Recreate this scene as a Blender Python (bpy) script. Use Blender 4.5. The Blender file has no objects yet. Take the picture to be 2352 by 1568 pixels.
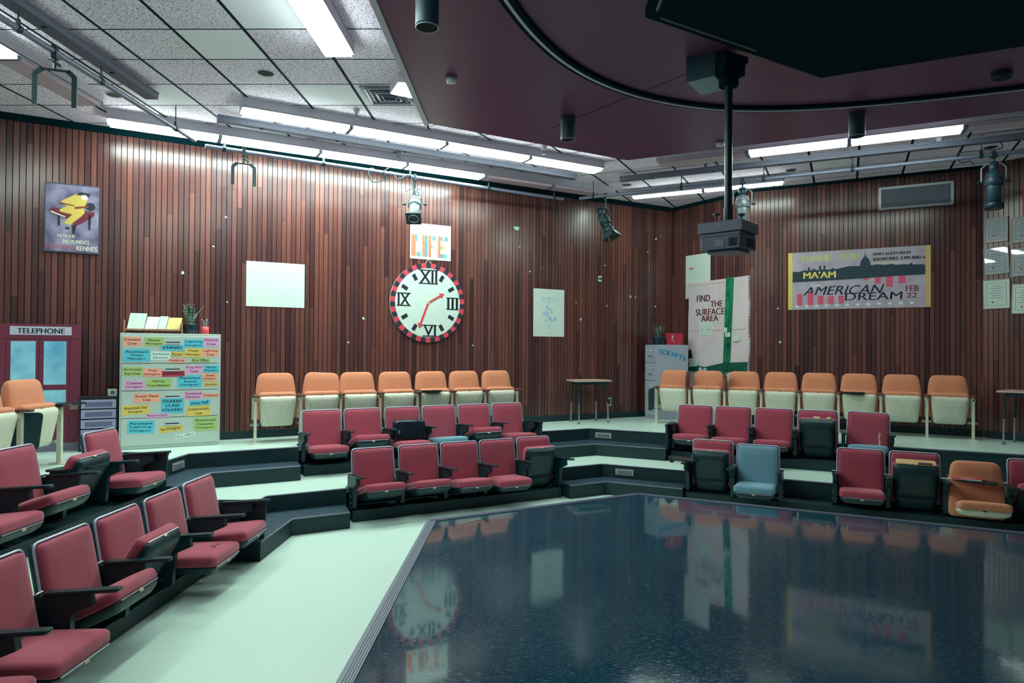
import bpy, bmesh, math, random
from mathutils import Matrix, Vector
random.seed(7)
SC = bpy.context.scene
COL = SC.collection
R = math.radians
PI = math.pi

# ------------------------------------------------------------------ camera, world, exposure
EYE = 1.98
F_PX, YAW, PITCH, ROLL = 1529.9, .01724, .01114, .00671
cam = bpy.data.cameras.new('camera'); cam.sensor_width = 36.0; cam.sensor_fit = 'HORIZONTAL'
cam.lens = F_PX / 2352 * 36.0; cam.clip_start = .05
co = bpy.data.objects.new('camera', cam); COL.objects.link(co)
_f = Vector((-math.sin(YAW) * math.cos(PITCH), math.cos(YAW) * math.cos(PITCH), math.sin(PITCH)))
_r = Vector((math.cos(YAW), math.sin(YAW), 0)); _u = _r.cross(_f)
_r2 = math.cos(ROLL) * _r + math.sin(ROLL) * _u; _u2 = -math.sin(ROLL) * _r + math.cos(ROLL) * _u
co.matrix_world = Matrix(((_r2.x, _u2.x, -_f.x, 0), (_r2.y, _u2.y, -_f.y, 0), (_r2.z, _u2.z, -_f.z, EYE), (0, 0, 0, 1)))
SC.camera = co
vs = SC.view_settings
vs.view_transform = 'Standard'; vs.look = 'None'; vs.gamma = 1.0; vs.use_curve_mapping = False
vs.exposure = 0.0
LENS_POWER = 34.0
wd = bpy.data.worlds.new('room_world'); SC.world = wd; wd.use_nodes = True
_bg = wd.node_tree.nodes['Background']; _bg.inputs[0].default_value = (.42, .50, .60, 1); _bg.inputs[1].default_value = .30

# ------------------------------------------------------------------ materials
def lin(c):
    c = c / 255.0
    return c / 12.92 if c <= .04045 else ((c + .055) / 1.055) ** 2.4
def rgb(r, g, b): return (lin(r), lin(g), lin(b), 1)
_M = {}
def mat(name, col, rough=.6, metal=0.0, emit=0.0, spec=.5, noise=0.0, nscale=40, bump=0.0, bscale=200, sheen=0.0, col2=None):
    if name in _M: return _M[name]
    m = bpy.data.materials.new(name); m.use_nodes = True
    nt = m.node_tree; b = nt.nodes['Principled BSDF']
    b.inputs['Base Color'].default_value = col
    b.inputs['Roughness'].default_value = rough; b.inputs['Metallic'].default_value = metal
    b.inputs['Specular IOR Level'].default_value = spec
    if sheen: b.inputs['Sheen Weight'].default_value = sheen
    if emit:
        b.inputs['Emission Color'].default_value = col; b.inputs['Emission Strength'].default_value = emit
    if noise or bump:
        tc = nt.nodes.new('ShaderNodeTexCoord')
    if noise:
        n = nt.nodes.new('ShaderNodeTexNoise'); n.inputs['Scale'].default_value = nscale; n.inputs['Detail'].default_value = 4
        nt.links.new(tc.outputs['Object'], n.inputs['Vector'])
        mx = nt.nodes.new('ShaderNodeMix'); mx.data_type = 'RGBA'
        c2 = col2 or tuple(list(x * (1 - noise) for x in col[:3]) + [1])
        mx.inputs[6].default_value = c2; mx.inputs[7].default_value = tuple(list(min(1, x * (1 + noise * .6)) for x in col[:3]) + [1])
        cr = nt.nodes.new('ShaderNodeMapRange'); cr.inputs[1].default_value = .32; cr.inputs[2].default_value = .68
        nt.links.new(n.outputs['Fac'], cr.inputs[0]); nt.links.new(cr.outputs[0], mx.inputs[0]); nt.links.new(mx.outputs[2], b.inputs['Base Color'])
    if bump:
        n2 = nt.nodes.new('ShaderNodeTexNoise'); n2.inputs['Scale'].default_value = bscale; n2.inputs['Detail'].default_value = 2
        nt.links.new(tc.outputs['Object'], n2.inputs['Vector'])
        bp = nt.nodes.new('ShaderNodeBump'); bp.inputs['Strength'].default_value = bump; bp.inputs['Distance'].default_value = .004
        nt.links.new(n2.outputs['Fac'], bp.inputs['Height']); nt.links.new(bp.outputs[0], b.inputs['Normal'])
    _M[name] = m
    return m
def nodes_of(name, rough=.5):
    m = bpy.data.materials.new(name); m.use_nodes = True; _M[name] = m
    nt = m.node_tree
    def N(t, **k):
        n = nt.nodes.new(t)
        for a, v in k.items(): setattr(n, a, v)
        return n
    b = nt.nodes['Principled BSDF']; b.inputs['Roughness'].default_value = rough
    def L(a, c): nt.links.new(a, c)
    def math_(op, a, c=None, d=None):
        n = N('ShaderNodeMath', operation=op)
        for i, v in enumerate((a, c, d)):
            if v is None: continue
            if isinstance(v, (int, float)): n.inputs[i].default_value = v
            else: L(v, n.inputs[i])
        return n.outputs[0]
    def mix(f, a, c):
        n = N('ShaderNodeMix', data_type='RGBA')
        for i, v in ((0, f), (6, a), (7, c)):
            if isinstance(v, (int, float, tuple)): n.inputs[i].default_value = v
            else: L(v, n.inputs[i])
        return n.outputs[2]
    return m, nt, b, N, L, math_, mix

def ceiling_mat(name, ang, ox, oy, tx, ty):
    m, nt, b, N, L, ma, mix = nodes_of(name, .85)
    g = N('ShaderNodeNewGeometry'); mp = N('ShaderNodeSeparateXYZ'); L(g.outputs['Position'], mp.inputs[0])
    c, s = math.cos(ang), math.sin(ang)
    X, Y = mp.outputs[0], mp.outputs[1]
    u = ma('ADD', ma('MULTIPLY', X, c), ma('MULTIPLY', Y, -s)); v = ma('ADD', ma('MULTIPLY', X, s), ma('MULTIPLY', Y, c))
    un = ma('DIVIDE', ma('SUBTRACT', u, ox), tx); vn = ma('DIVIDE', ma('SUBTRACT', v, oy), ty)
    du = ma('ABSOLUTE', ma('SUBTRACT', ma('FRACT', ma('ADD', un, .5)), .5)); dv = ma('ABSOLUTE', ma('SUBTRACT', ma('FRACT', ma('ADD', vn, .5)), .5))
    lu = ma('LESS_THAN', du, .026); lv = ma('LESS_THAN', dv, .016)
    line = ma('MAXIMUM', lu, lv)
    cb = N('ShaderNodeCombineXYZ'); L(ma('FLOOR', un), cb.inputs[0]); L(ma('FLOOR', vn), cb.inputs[1])
    wn = N('ShaderNodeTexWhiteNoise', noise_dimensions='2D'); L(cb.outputs[0], wn.inputs['Vector'])
    n1 = N('ShaderNodeTexNoise'); n1.inputs['Scale'].default_value = 75; n1.inputs['Detail'].default_value = 3; L(g.outputs['Position'], n1.inputs['Vector'])
    sp = ma('LESS_THAN', n1.outputs['Fac'], .435)
    plain = ma('GREATER_THAN', wn.outputs['Value'], .9)
    sp = ma('MULTIPLY', sp, ma('SUBTRACT', 1.0, plain))
    base = mix(wn.outputs['Value'], rgb(246, 228, 248), rgb(252, 238, 252))
    base = mix(plain, base, rgb(244, 240, 250))
    c1 = mix(ma('MULTIPLY', sp, .7), base, rgb(90, 92, 104))
    L(mix(line, c1, rgb(6, 38, 44)), b.inputs['Base Color'])
    b.inputs['Specular IOR Level'].default_value = .15
    return m
M_CEIL_A = ceiling_mat('ceiling_tile_square', 0.0, -3.7357, 5.775, .63, .61)
M_CEIL_B = ceiling_mat('ceiling_tile_angled', R(25.6), -.463, 8.2, .63, .61)

def wood_mat():
    m, nt, b, N, L, ma, mix = nodes_of('wood_panelling', .3)
    tc = N('ShaderNodeTexCoord'); sx = N('ShaderNodeSeparateXYZ'); L(tc.outputs['Object'], sx.inputs[0])
    idx = ma('FLOOR', ma('DIVIDE', sx.outputs[0], .066))
    seg = ma('FLOOR', ma('DIVIDE', ma('ADD', sx.outputs[2], ma('MULTIPLY', idx, .77)), 3.4))
    cb = N('ShaderNodeCombineXYZ'); L(idx, cb.inputs[0]); L(seg, cb.inputs[1])
    wn = N('ShaderNodeTexWhiteNoise', noise_dimensions='2D'); L(cb.outputs[0], wn.inputs['Vector'])
    mp = N('ShaderNodeMapping'); mp.inputs['Scale'].default_value = (60, 60, 3); L(tc.outputs['Object'], mp.inputs[0])
    n1 = N('ShaderNodeTexNoise'); n1.inputs['Scale'].default_value = 1.0; n1.inputs['Detail'].default_value = 5; L(mp.outputs[0], n1.inputs['Vector'])
    c0 = mix(wn.outputs['Value'], rgb(66, 42, 45), rgb(132, 80, 68))
    c1 = mix(ma('MULTIPLY', n1.outputs['Fac'], .75), c0, rgb(58, 34, 36))
    L(c1, b.inputs['Base Color'])
    n2 = N('ShaderNodeTexNoise'); n2.inputs['Scale'].default_value = 1.6; n2.inputs['Detail'].default_value = 1; L(tc.outputs['Object'], n2.inputs['Vector'])
    mr = N('ShaderNodeMapRange'); mr.inputs[3].default_value = .19; mr.inputs[4].default_value = .30; L(n2.outputs['Fac'], mr.inputs[0]); L(mr.outputs[0], b.inputs['Roughness'])
    bp = N('ShaderNodeBump'); bp.inputs['Strength'].default_value = .12; bp.inputs['Distance'].default_value = .002; L(n1.outputs['Fac'], bp.inputs['Height']); L(bp.outputs[0], b.inputs['Normal'])
    b.inputs['Specular IOR Level'].default_value = .55
    return m
M_WOOD = wood_mat()

def stage_mat():
    m, nt, b, N, L, ma, mix = nodes_of('scuffed_stage_floor', .1)
    tc = N('ShaderNodeTexCoord')
    def streak(rot, sc, sy, thr):
        mp = N('ShaderNodeMapping'); mp.inputs['Rotation'].default_value = (0, 0, rot); mp.inputs['Scale'].default_value = (sc, sy, 1); L(tc.outputs['Object'], mp.inputs[0])
        n = N('ShaderNodeTexNoise'); n.inputs['Scale'].default_value = 1; n.inputs['Detail'].default_value = 3; n.inputs['Distortion'].default_value = .8; L(mp.outputs[0], n.inputs['Vector'])
        mr = N('ShaderNodeMapRange'); mr.inputs[1].default_value = thr; mr.inputs[2].default_value = thr + .1; L(n.outputs['Fac'], mr.inputs[0])
        return mr.outputs[0], n.outputs['Fac']
    s1, f1 = streak(1.25, 34, 130, .58); s2, f2 = streak(-.95, 40, 150, .59); s3, f3 = streak(.55, 6, 170, .68)
    s = ma('MINIMUM', 1.0, ma('ADD', ma('ADD', s1, s2), ma('MULTIPLY', s3, .7)))
    big = N('ShaderNodeTexNoise'); big.inputs['Scale'].default_value = 1.3; big.inputs['Detail'].default_value = 3; L(tc.outputs['Object'], big.inputs['Vector'])
    base = mix(big.outputs['Fac'], rgb(0, 52, 68), rgb(14, 66, 82))
    L(mix(ma('MULTIPLY', s, .5), base, rgb(84, 98, 118)), b.inputs['Base Color'])
    mr = N('ShaderNodeMapRange'); mr.inputs[1].default_value = .3; mr.inputs[2].default_value = .7; mr.inputs[3].default_value = .03; mr.inputs[4].default_value = .10; L(big.outputs['Fac'], mr.inputs[0])
    L(ma('ADD', mr.outputs[0], ma('MULTIPLY', s, .10)), b.inputs['Roughness'])
    w = N('ShaderNodeTexNoise'); w.inputs['Scale'].default_value = 4.0; w.inputs['Detail'].default_value = 1; L(tc.outputs['Object'], w.inputs['Vector'])
    bp = N('ShaderNodeBump'); bp.inputs['Strength'].default_value = .12; bp.inputs['Distance'].default_value = .004
    L(w.outputs['Fac'], bp.inputs['Height']); L(bp.outputs[0], b.inputs['Normal'])
    b.inputs['Specular IOR Level'].default_value = .6
    return m
M_STAGE = stage_mat()

def wrap_mat():
    m, nt, b, N, L, ma, mix = nodes_of('dotted_wrapping_paper', .45)
    tc = N('ShaderNodeTexCoord'); sx = N('ShaderNodeSeparateXYZ'); L(tc.outputs['Object'], sx.inputs[0])
    a = ma('DIVIDE', ma('ADD', sx.outputs[0], sx.outputs[2]), .048); c = ma('DIVIDE', ma('SUBTRACT', sx.outputs[0], sx.outputs[2]), .048)
    fa = ma('SUBTRACT', ma('FRACT', a), .5); fc = ma('SUBTRACT', ma('FRACT', c), .5)
    d = ma('SQRT', ma('ADD', ma('MULTIPLY', fa, fa), ma('MULTIPLY', fc, fc)))
    n1 = N('ShaderNodeTexNoise'); n1.inputs['Scale'].default_value = 3; L(tc.outputs['Object'], n1.inputs['Vector'])
    base = mix(n1.outputs['Fac'], rgb(208, 200, 206), rgb(232, 232, 230))
    L(mix(ma('LESS_THAN', d, .25), base, rgb(170, 70, 92)), b.inputs['Base Color'])
    bp = N('ShaderNodeBump'); bp.inputs['Strength'].default_value = .4; bp.inputs['Distance'].default_value = .03; L(n1.outputs['Fac'], bp.inputs['Height']); L(bp.outputs[0], b.inputs['Normal'])
    return m
M_WRAP = wrap_mat()

RED = mat('red_upholstery', rgb(162, 62, 82), .9, noise=.22, nscale=420, bump=.3, bscale=500, sheen=.25)
BLUE = mat('blue_upholstery', rgb(108, 150, 170), .9, noise=.2, nscale=420, bump=.3, bscale=500, sheen=.2)
ORANGE = mat('orange_upholstery', rgb(212, 134, 98), .9, noise=.16, nscale=420, bump=.3, bscale=500, sheen=.2)
SHELL = mat('slate_plastic_shell', rgb(34, 62, 78), .42, noise=.2, nscale=20)
RIM = mat('pale_metal_rim', rgb(186, 188, 206), .35, .3)
BLACK = mat('black_painted_steel', rgb(0, 42, 48), .45)
PAN = mat('black_seat_pan', rgb(0, 44, 50), .45, noise=.3, nscale=8)
ARM = mat('dark_armrest', rgb(4, 38, 44), .35)
CREAM = mat('cream_painted_shell', rgb(204, 204, 184), .5, noise=.06, nscale=14)
BROWN = mat('brown_armrest', rgb(92, 58, 52), .4)
PLATE = mat('tan_number_plate', rgb(196, 178, 140), .5)
CHROME = mat('chrome', rgb(190, 196, 204), .25, .9)
VCT = mat('white_vinyl_tile', rgb(200, 224, 212), .32, noise=.025, nscale=60)
RISER = mat('dark_rubber_riser', rgb(0, 44, 50), .55, noise=.25, nscale=12)
TREAD = mat('dark_rubber_tread', rgb(30, 56, 70), .55, noise=.25, nscale=160)
NOSE = mat('grey_rubber_nosing', rgb(98, 104, 122), .45)
SILVER = mat('silver_grille', rgb(178, 184, 186), .4, .4)
GREYPAINT = mat('grey_painted_steel', rgb(104, 106, 124), .5, noise=.12, nscale=60)
PIPE = mat('grey_pipe', rgb(118, 122, 142), .4, .3, noise=.15, nscale=90)
FIXT = mat('white_enamel', rgb(196, 190, 202), .5)
FIXT_IN = mat('unlit_diffuser', rgb(196, 170, 182), .5)
GLOW = mat('lit_diffuser', (.80, 1.0, .92, 1), .5, emit=LENS_POWER)
GLOW_WALL = mat('bright_lit_diffuser', (.82, 1.0, .92, 1), .5, emit=LENS_POWER * 1.6)
DARKHOLE = mat('dark_opening', rgb(0, 26, 30), .9)
MAROON = mat('maroon_ceiling_paint', rgb(106, 62, 96), .38, noise=.08, nscale=300)
VOIDBLACK = mat('matte_black_panel', rgb(0, 34, 40), .95, spec=.1)
PAPER = mat('white_paper', rgb(198, 214, 204), .8, noise=.03, nscale=10)
FAINT = mat('faint_pencil', rgb(188, 206, 204), .8)
INK = mat('black_ink', rgb(14, 28, 38), .6)
MAROONINK = mat('maroon_ink', rgb(96, 22, 44), .6)
def paint(name, r, g, b, rough=.6): return mat(name, rgb(r, g, b), rough)

# ------------------------------------------------------------------ mesh helpers
class MB:
    def __init__(s): s.v = []; s.f = []; s.m = []; s.s = []
    def add(s, vs_, fs, mi=0, smooth=False, M=None):
        o = len(s.v)
        s.v += [tuple(M @ Vector(p)) if M else tuple(p) for p in vs_]
        for f in fs: s.f.append(tuple(i + o for i in f)); s.m.append(mi); s.s.append(smooth)
        return s
    def box(s, x0, y0, z0, x1, y1, z1, mi=0, M=None):
        v = [(x0, y0, z0), (x1, y0, z0), (x1, y1, z0), (x0, y1, z0), (x0, y0, z1), (x1, y0, z1), (x1, y1, z1), (x0, y1, z1)]
        return s.add(v, [(3, 2, 1, 0), (4, 5, 6, 7), (0, 1, 5, 4), (1, 2, 6, 5), (2, 3, 7, 6), (3, 0, 4, 7)], mi, False, M)
    def prism(s, pts, z0, z1, mi=0, top=None, M=None, smooth=False):
        n = len(pts); v = [(p[0], p[1], z0) for p in pts] + [(p[0], p[1], z1) for p in pts]
        s.add(v, [tuple(range(n))[::-1]], mi, False, M); s.add(v, [tuple(range(n, 2 * n))], mi if top is None else top, False, M)
        return s.add(v, [(i, (i + 1) % n, n + (i + 1) % n, n + i) for i in range(n)], mi, smooth, M)
    def plate(s, pts, y0, y1, mi=0, M=None):          # outline in x,z extruded along y
        return s.prism(pts, y0, y1, mi, None, (M or Matrix()) @ Matrix(((1, 0, 0, 0), (0, 0, 1, 0), (0, 1, 0, 0), (0, 0, 0, 1))))
    def cyl(s, a, b, r0, r1=None, seg=12, caps=True, mi=0, smooth=True, M=None):
        r1 = r0 if r1 is None else r1; a = Vector(a); b = Vector(b); d = (b - a).normalized()
        x = d.orthogonal().normalized(); y = d.cross(x)
        v = []
        for c, r in ((a, r0), (b, r1)):
            for i in range(seg):
                t = 2 * PI * i / seg; v.append(c + r * (math.cos(t) * x + math.sin(t) * y))
        s.add(v, [(i, (i + 1) % seg, seg + (i + 1) % seg, seg + i) for i in range(seg)], mi, smooth, M)
        if caps:
            s.add(v, [tuple(range(seg))[::-1], tuple(range(seg, 2 * seg))], mi, False, M)
        return s
    def tube(s, path, r, seg=8, closed=False, mi=0, M=None):
        P = [Vector(p) for p in path]; n = len(P); v = []; up = None
        for i in range(n):
            a = P[(i - 1) % n] if (closed or i) else P[i]; b = P[(i + 1) % n] if (closed or i < n - 1) else P[i]
            t = (b - a).normalized()
            if up is None: up = t.orthogonal().normalized()
            x = (up - up.dot(t) * t)
            x = x.normalized() if x.length > 1e-6 else t.orthogonal().normalized()
            up = x; y = t.cross(x)
            v += [P[i] + r * (math.cos(2 * PI * k / seg) * x + math.sin(2 * PI * k / seg) * y) for k in range(seg)]
        m = n if closed else n - 1
        s.add(v, [(i * seg + k, i * seg + (k + 1) % seg, ((i + 1) % n) * seg + (k + 1) % seg, ((i + 1) % n) * seg + k) for i in range(m) for k in range(seg)], mi, True, M)
        if not closed: s.add(v, [tuple(range(seg))[::-1], tuple(range((n - 1) * seg, n * seg))], mi, False, M)
        return s
    def lathe(s, prof, seg=24, mi=0, M=None):
        v = []
        for r, z in prof: v += [(r * math.cos(2 * PI * k / seg), r * math.sin(2 * PI * k / seg), z) for k in range(seg)]
        n = len(prof)
        s.add(v, [(i * seg + k, i * seg + (k + 1) % seg, (i + 1) * seg + (k + 1) % seg, (i + 1) * seg + k) for i in range(n - 1) for k in range(seg)], mi, True, M)
        return s.add(v, [tuple(range(seg))[::-1], tuple(range((n - 1) * seg, n * seg))], mi, False, M)
    def slab(s, pts, layers, M=None, mi=0):           # rounded pad: outline (u,v), layers of (inset, w)
        n = len(pts); v = []
        for ins, w in layers: v += [(p[0], p[1], w) for p in inset(pts, ins)]
        k = len(layers)
        s.add(v, [(j * n + i, j * n + (i + 1) % n, (j + 1) * n + (i + 1) % n, (j + 1) * n + i) for j in range(k - 1) for i in range(n)], mi, True, M)
        return s.add(v, [tuple(range(n))[::-1], tuple(range((k - 1) * n, k * n))], mi, True, M)
    def mesh(s, name, mats):
        me = bpy.data.meshes.new(name); me.from_pydata([tuple(p) for p in s.v], [], s.f)
        me.polygons.foreach_set('material_index', s.m); me.polygons.foreach_set('use_smooth', s.s)
        for m in (mats if isinstance(mats, (list, tuple)) else [mats]): me.materials.append(m)
        b = bmesh.new(); b.from_mesh(me); bmesh.ops.recalc_face_normals(b, faces=b.faces); b.to_mesh(me); b.free()
        return me
    def build(s, name, mats, parent=None, bevel=0.0):
        return link(name, s.mesh(name, mats), parent, bevel)
def link(name, me, parent=None, bevel=0.0):
    o = bpy.data.objects.new(name, me); COL.objects.link(o)
    if parent: o.parent = parent
    if bevel:
        bv = o.modifiers.new('edge', 'BEVEL'); bv.width = bevel; bv.segments = 2; bv.limit_method = 'ANGLE'; bv.angle_limit = R(50)
    return o
def inset(pts, d):
    if not d: return [tuple(p) for p in pts]
    xs = [p[0] for p in pts]; ys = [p[1] for p in pts]; cx, cy = (min(xs) + max(xs)) / 2, (min(ys) + max(ys)) / 2
    fx, fy = 1 - d / ((max(xs) - min(xs)) / 2), 1 - d / ((max(ys) - min(ys)) / 2)
    return [(cx + (p[0] - cx) * fx, cy + (p[1] - cy) * fy) for p in pts]
def rpoly(pts, r, seg=4):
    out = []; n = len(pts); rr = r if isinstance(r, (list, tuple)) else [r] * n
    for i in range(n):
        a, b, c = Vector(pts[i - 1]).to_2d(), Vector(pts[i]).to_2d(), Vector(pts[(i + 1) % n]).to_2d()
        if rr[i] <= 0: out.append(tuple(b)); continue
        u = (a - b).normalized(); w = (c - b).normalized(); p, q = b + u * rr[i], b + w * rr[i]
        for k in range(seg + 1):
            t = k / seg; out.append(tuple((1 - t) ** 2 * p + 2 * t * (1 - t) * b + t * t * q))
    return out
def rect(x0, z0, x1, z1): return [(x0, z0), (x1, z0), (x1, z1), (x0, z1)]
def disc(cx, cz, r, n=32, a0=0): return [(cx + r * math.cos(a0 + 2 * PI * i / n), cz + r * math.sin(a0 + 2 * PI * i / n)) for i in range(n)]
def tag(o, label, cat, group=None):
    o['label'] = label; o['category'] = cat
    if group: o['group'] = group
    return o
def thing(name, label, cat, loc=(0, 0, 0), rz=0.0, group=None):
    o = bpy.data.objects.new(name, None); COL.objects.link(o); o.empty_display_size = .1
    o.location = loc; o.rotation_euler = (0, 0, rz)
    return tag(o, label, cat, group)
def struct(name, mb, mats, label=None):
    o = mb.build(name, mats) if isinstance(mb, MB) else mb
    o['kind'] = 'structure'
    if label: o['label'] = label
    return o
_T = {}
def text_raw(s):
    if s in _T: return _T[s]
    cu = bpy.data.curves.new('lettering', 'FONT'); cu.body = s; cu.size = 1; cu.align_x = 'CENTER'; cu.resolution_u = 3; cu.space_line = .92
    o = bpy.data.objects.new('lettering_source', cu); COL.objects.link(o)
    bpy.context.view_layer.update()
    me = bpy.data.meshes.new_from_object(o.evaluated_get(bpy.context.evaluated_depsgraph_get()))
    v = [tuple(p.co) for p in me.vertices]; f = [tuple(p.vertices) for p in me.polygons]
    bpy.data.objects.remove(o); bpy.data.curves.remove(cu); bpy.data.meshes.remove(me)
    x0 = min(p[0] for p in v); x1 = max(p[0] for p in v); y0 = min(p[1] for p in v); y1 = max(p[1] for p in v)
    _T[s] = (v, f, x0, x1, y0, y1)
    return _T[s]
def add_text(mb, s, x0, z0, x1, z1, y, bold=0.0, tilt=0.0, shear=0.0, mi=0):
    """letters stretched into the box x0..x1, z0..z1, lying in the plane y, read from -y"""
    v, f, a0, a1, b0, b1 = text_raw(s)
    cx, cz = (x0 + x1) / 2, (z0 + z1) / 2; out = []
    for dx in ((0,) if not bold else (-bold, -bold / 2, 0, bold / 2, bold)):
        out = []
        for p in v:
            x = (x0 - cx) + (p[0] - a0) / (a1 - a0) * (x1 - x0) + dx; z = (z0 - cz) + (p[1] - b0) / (b1 - b0) * (z1 - z0)
            x += shear * z
            out.append((cx + x * math.cos(tilt) - z * math.sin(tilt), y - abs(dx) * .02, cz + x * math.sin(tilt) + z * math.cos(tilt)))
        mb.add(out, f, mi)
    return mb
def lettering(parent, s, x0, z0, x1, z1, y, m, bold=0.0, tilt=0.0, shear=0.0, name='lettering'):
    return add_text(MB(), s, x0, z0, x1, z1, y, bold, tilt, shear).build(name, m, parent)

# ------------------------------------------------------------------ plan geometry
def UD(a): a = R(a); return Vector((math.sin(a), math.cos(a)))
def ND(a): a = R(a); return Vector((math.cos(a), -math.sin(a)))
def NT(a, n, t): return ND(a) * n + UD(a) * t
def XL(a1, n1, a2, n2):
    A, B = ND(a1), ND(a2); d = A.x * B.y - A.y * B.x
    return Vector(((n1 * B.y - n2 * A.y) / d, (A.x * n2 - B.x * n1) / d))
AB, AC = 60.0, 114.7
WALL_N = -9.9
CE = 4.77
P1 = Vector((2.919, 13.117)); P2 = Vector((3.92, 11.6)); P3 = Vector((6.87, 10.06)); P4 = Vector((8.1, 8.15))
def rz_of(d): return math.atan2(d.y, d.x)
RZL = R(90 - AB)
L0 = ND(AB) * WALL_N                                  # wall L origin (t = 0)
def on_left(t, z, off=.0): p = L0 + UD(AB) * t + ND(AB) * off; return (p.x, p.y, z)

# ------------------------------------------------------------------ room shell
b = MB(); b.prism([(-7.6, -3.2), (9, -3.2), (9, 8.2), (3, 14.2), (-7.6, 8)], -.12, 0)
struct('floor', b, VCT, 'white vinyl tile floor around the dark stage')
ceil = MB()
ceil.prism([(-7.6, -3.2), (-1.21, -3.2), (-1.21, 10.9), (-7.6, 7.2)], CE, CE + .1, 0)
ceil.prism([(-1.21, -3.2), (9.2, -3.2), (9.2, 8.2), (6.9, 10.3), (3.95, 11.9), (2.95, 13.4), (-1.21, 10.9)], CE, CE + .1, 1)
struct('ceiling', ceil, [M_CEIL_A, M_CEIL_B], 'suspended tile ceiling with dark grid lines')

def panel_wall(name, org, d, x0, x1, z0, z1, label):
    """dark backing with separate upright boards, boards on the room side (-y)"""
    mb = MB(); mb.box(x0, .0, z0, x1, .12, z1, 1)
    n0 = math.floor(x0 / .066); k = n0
    while k * .066 < x1:
        a = max(x0, k * .066 + .0042); c = min(x1, (k + 1) * .066 - .0042)
        if c > a: mb.box(a, -.016, z0, c, .0, z1, 0)
        k += 1
    o = mb.build(name, [M_WOOD, DARKHOLE]); o.location = (org.x, org.y, 0); o.rotation_euler = (0, 0, rz_of(d))
    return struct(name, o, None, label)
panel_wall('wall_left', L0, UD(AB), -2.6, 9.06, .712, CE, 'long wood-panelled wall behind the clock')
panel_wall('wall_back', P1, P2 - P1, -.02, (P2 - P1).length, .712, CE, 'short wood-panelled wall behind the wrapped door')
panel_wall('wall_right', P2, P3 - P2, 0, (P3 - P2).length, .712, CE, 'wood-panelled wall behind the skyline banner')
panel_wall('wall_far_right', P3, P4 - P3, 0, (P4 - P3).length, .712, CE, 'wood-panelled wall with framed certificates')
panel_wall('wall_side', Vector((-7.2, -3)), Vector((0, 1)), 0, 10.25, .712, CE, 'wood-panelled side wall beyond the left edge')
def strip_on(name, org, d, x0, x1, z0, z1, m, th=.03):
    mb = MB(); mb.box(x0, -th, z0, x1, -.0161, z1); o = mb.build(name, m, bevel=.004); o.location = (org.x, org.y, 0); o.rotation_euler = (0, 0, rz_of(d)); o['kind'] = 'structure'; return o
strip_on('baseboard_left', L0, UD(AB), -2.6, 9.0, .713, .82, BLACK)
strip_on('baseboard_back', P1, P2 - P1, .03, 1.78, .713, .82, BLACK)
strip_on('baseboard_right', P2, P3 - P2, .03, 3.3, .713, .82, BLACK)
strip_on('baseboard_far_right', P3, P4 - P3, .03, 2.2, .713, .82, BLACK)
strip_on('trim_1', L0, UD(AB), -2.6, 9.0, CE - .09, CE - .002, VOIDBLACK)
strip_on('trim_2', P1, P2 - P1, .03, 1.78, CE - .07, CE - .002, VOIDBLACK)
strip_on('trim_3', P2, P3 - P2, .03, 3.3, CE - .05, CE - .002, VOIDBLACK)

# tiers: mid (.356) and top (.712); the steps in the aisles are half a riser
RS = .178
A_MID, B_MID, C_MID = -2.8, -7.67, -9.11
A_TOP, B_TOP, C_TOP = -3.96, -8.77, -10.2
def v2(p): return (p.x, p.y)
mid = MB()
mid_front = [(A_MID - .18, -3), (A_MID - .18, 6.28), (A_MID, 6.28), v2(XL(0, A_MID, AB, B_MID)), v2(NT(AB, B_MID, 2.08)), v2(NT(AB, -7.80, 2.10)), v2(NT(AB, -7.80, 4.90)), v2(NT(AB, B_MID, 4.92)),
             v2(XL(AB, B_MID, AC, C_MID)), v2(NT(AC, C_MID, 3.4))]
top_front = [(A_TOP - .24, -3), (A_TOP - .24, 6.83), (A_TOP, 6.83), v2(XL(0, A_TOP, AB, B_TOP)), v2(NT(AB, B_TOP, 1.76)), v2(NT(AB, -9.04, 1.78)), v2(NT(AB, -9.04, 5.18)), v2(NT(AB, B_TOP, 5.2)),
             v2(XL(AB, B_TOP, AC, C_TOP)), v2(NT(AC, C_TOP, 3.4))]
mid.prism(mid_front + [(8.6, 8.1), (6.95, 10.2), (3.95, 11.7), (2.97, 13.25), (-7.45, 7.25), (-7.45, -3)], .001, 2 * RS, 0, 1)
struct('floor_middle_tier', mid, [RISER, VCT], 'middle seating tier with white floor and dark riser')
top = MB(); top.prism(top_front + [(8.7, 8.2), (7.0, 10.25), (4.0, 11.75), (3.0, 13.3), (-7.5, 7.3), (-7.5, -3)], .002, 4 * RS, 0, 1)
struct('floor_top_tier', top, [RISER, VCT], 'upper seating tier with white floor and dark riser')
def stairs(name, pts, z0, z1, label):
    mb = MB(); mb.prism(pts, z0, z1, 0, 1); o = struct(name, mb, [RISER, TREAD], label); return o
e = .004
stairs('floor_step_1', [(A_MID + e, 6.14), (-2.42, 6.14), v2(XL(0, -2.42, AB, -7.26)), v2(NT(AB, -7.26, 2.01)), v2(NT(AB, B_MID + e, 2.06)), v2(XL(0, A_MID + e, AB, B_MID + e))], .001, RS, 'lower dark aisle step beside the left seats')
stairs('floor_step_2', [(A_TOP + e, 6.85), (-3.59, 6.85), v2(XL(0, -3.59, AB, -8.39)), v2(NT(AB, -8.39, 1.71)), v2(NT(AB, B_TOP + e, 1.74)), v2(XL(0, A_TOP + e, AB, B_TOP + e))], 2 * RS, 3 * RS, 'upper dark aisle step beside the tall file cabinet')
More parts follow.
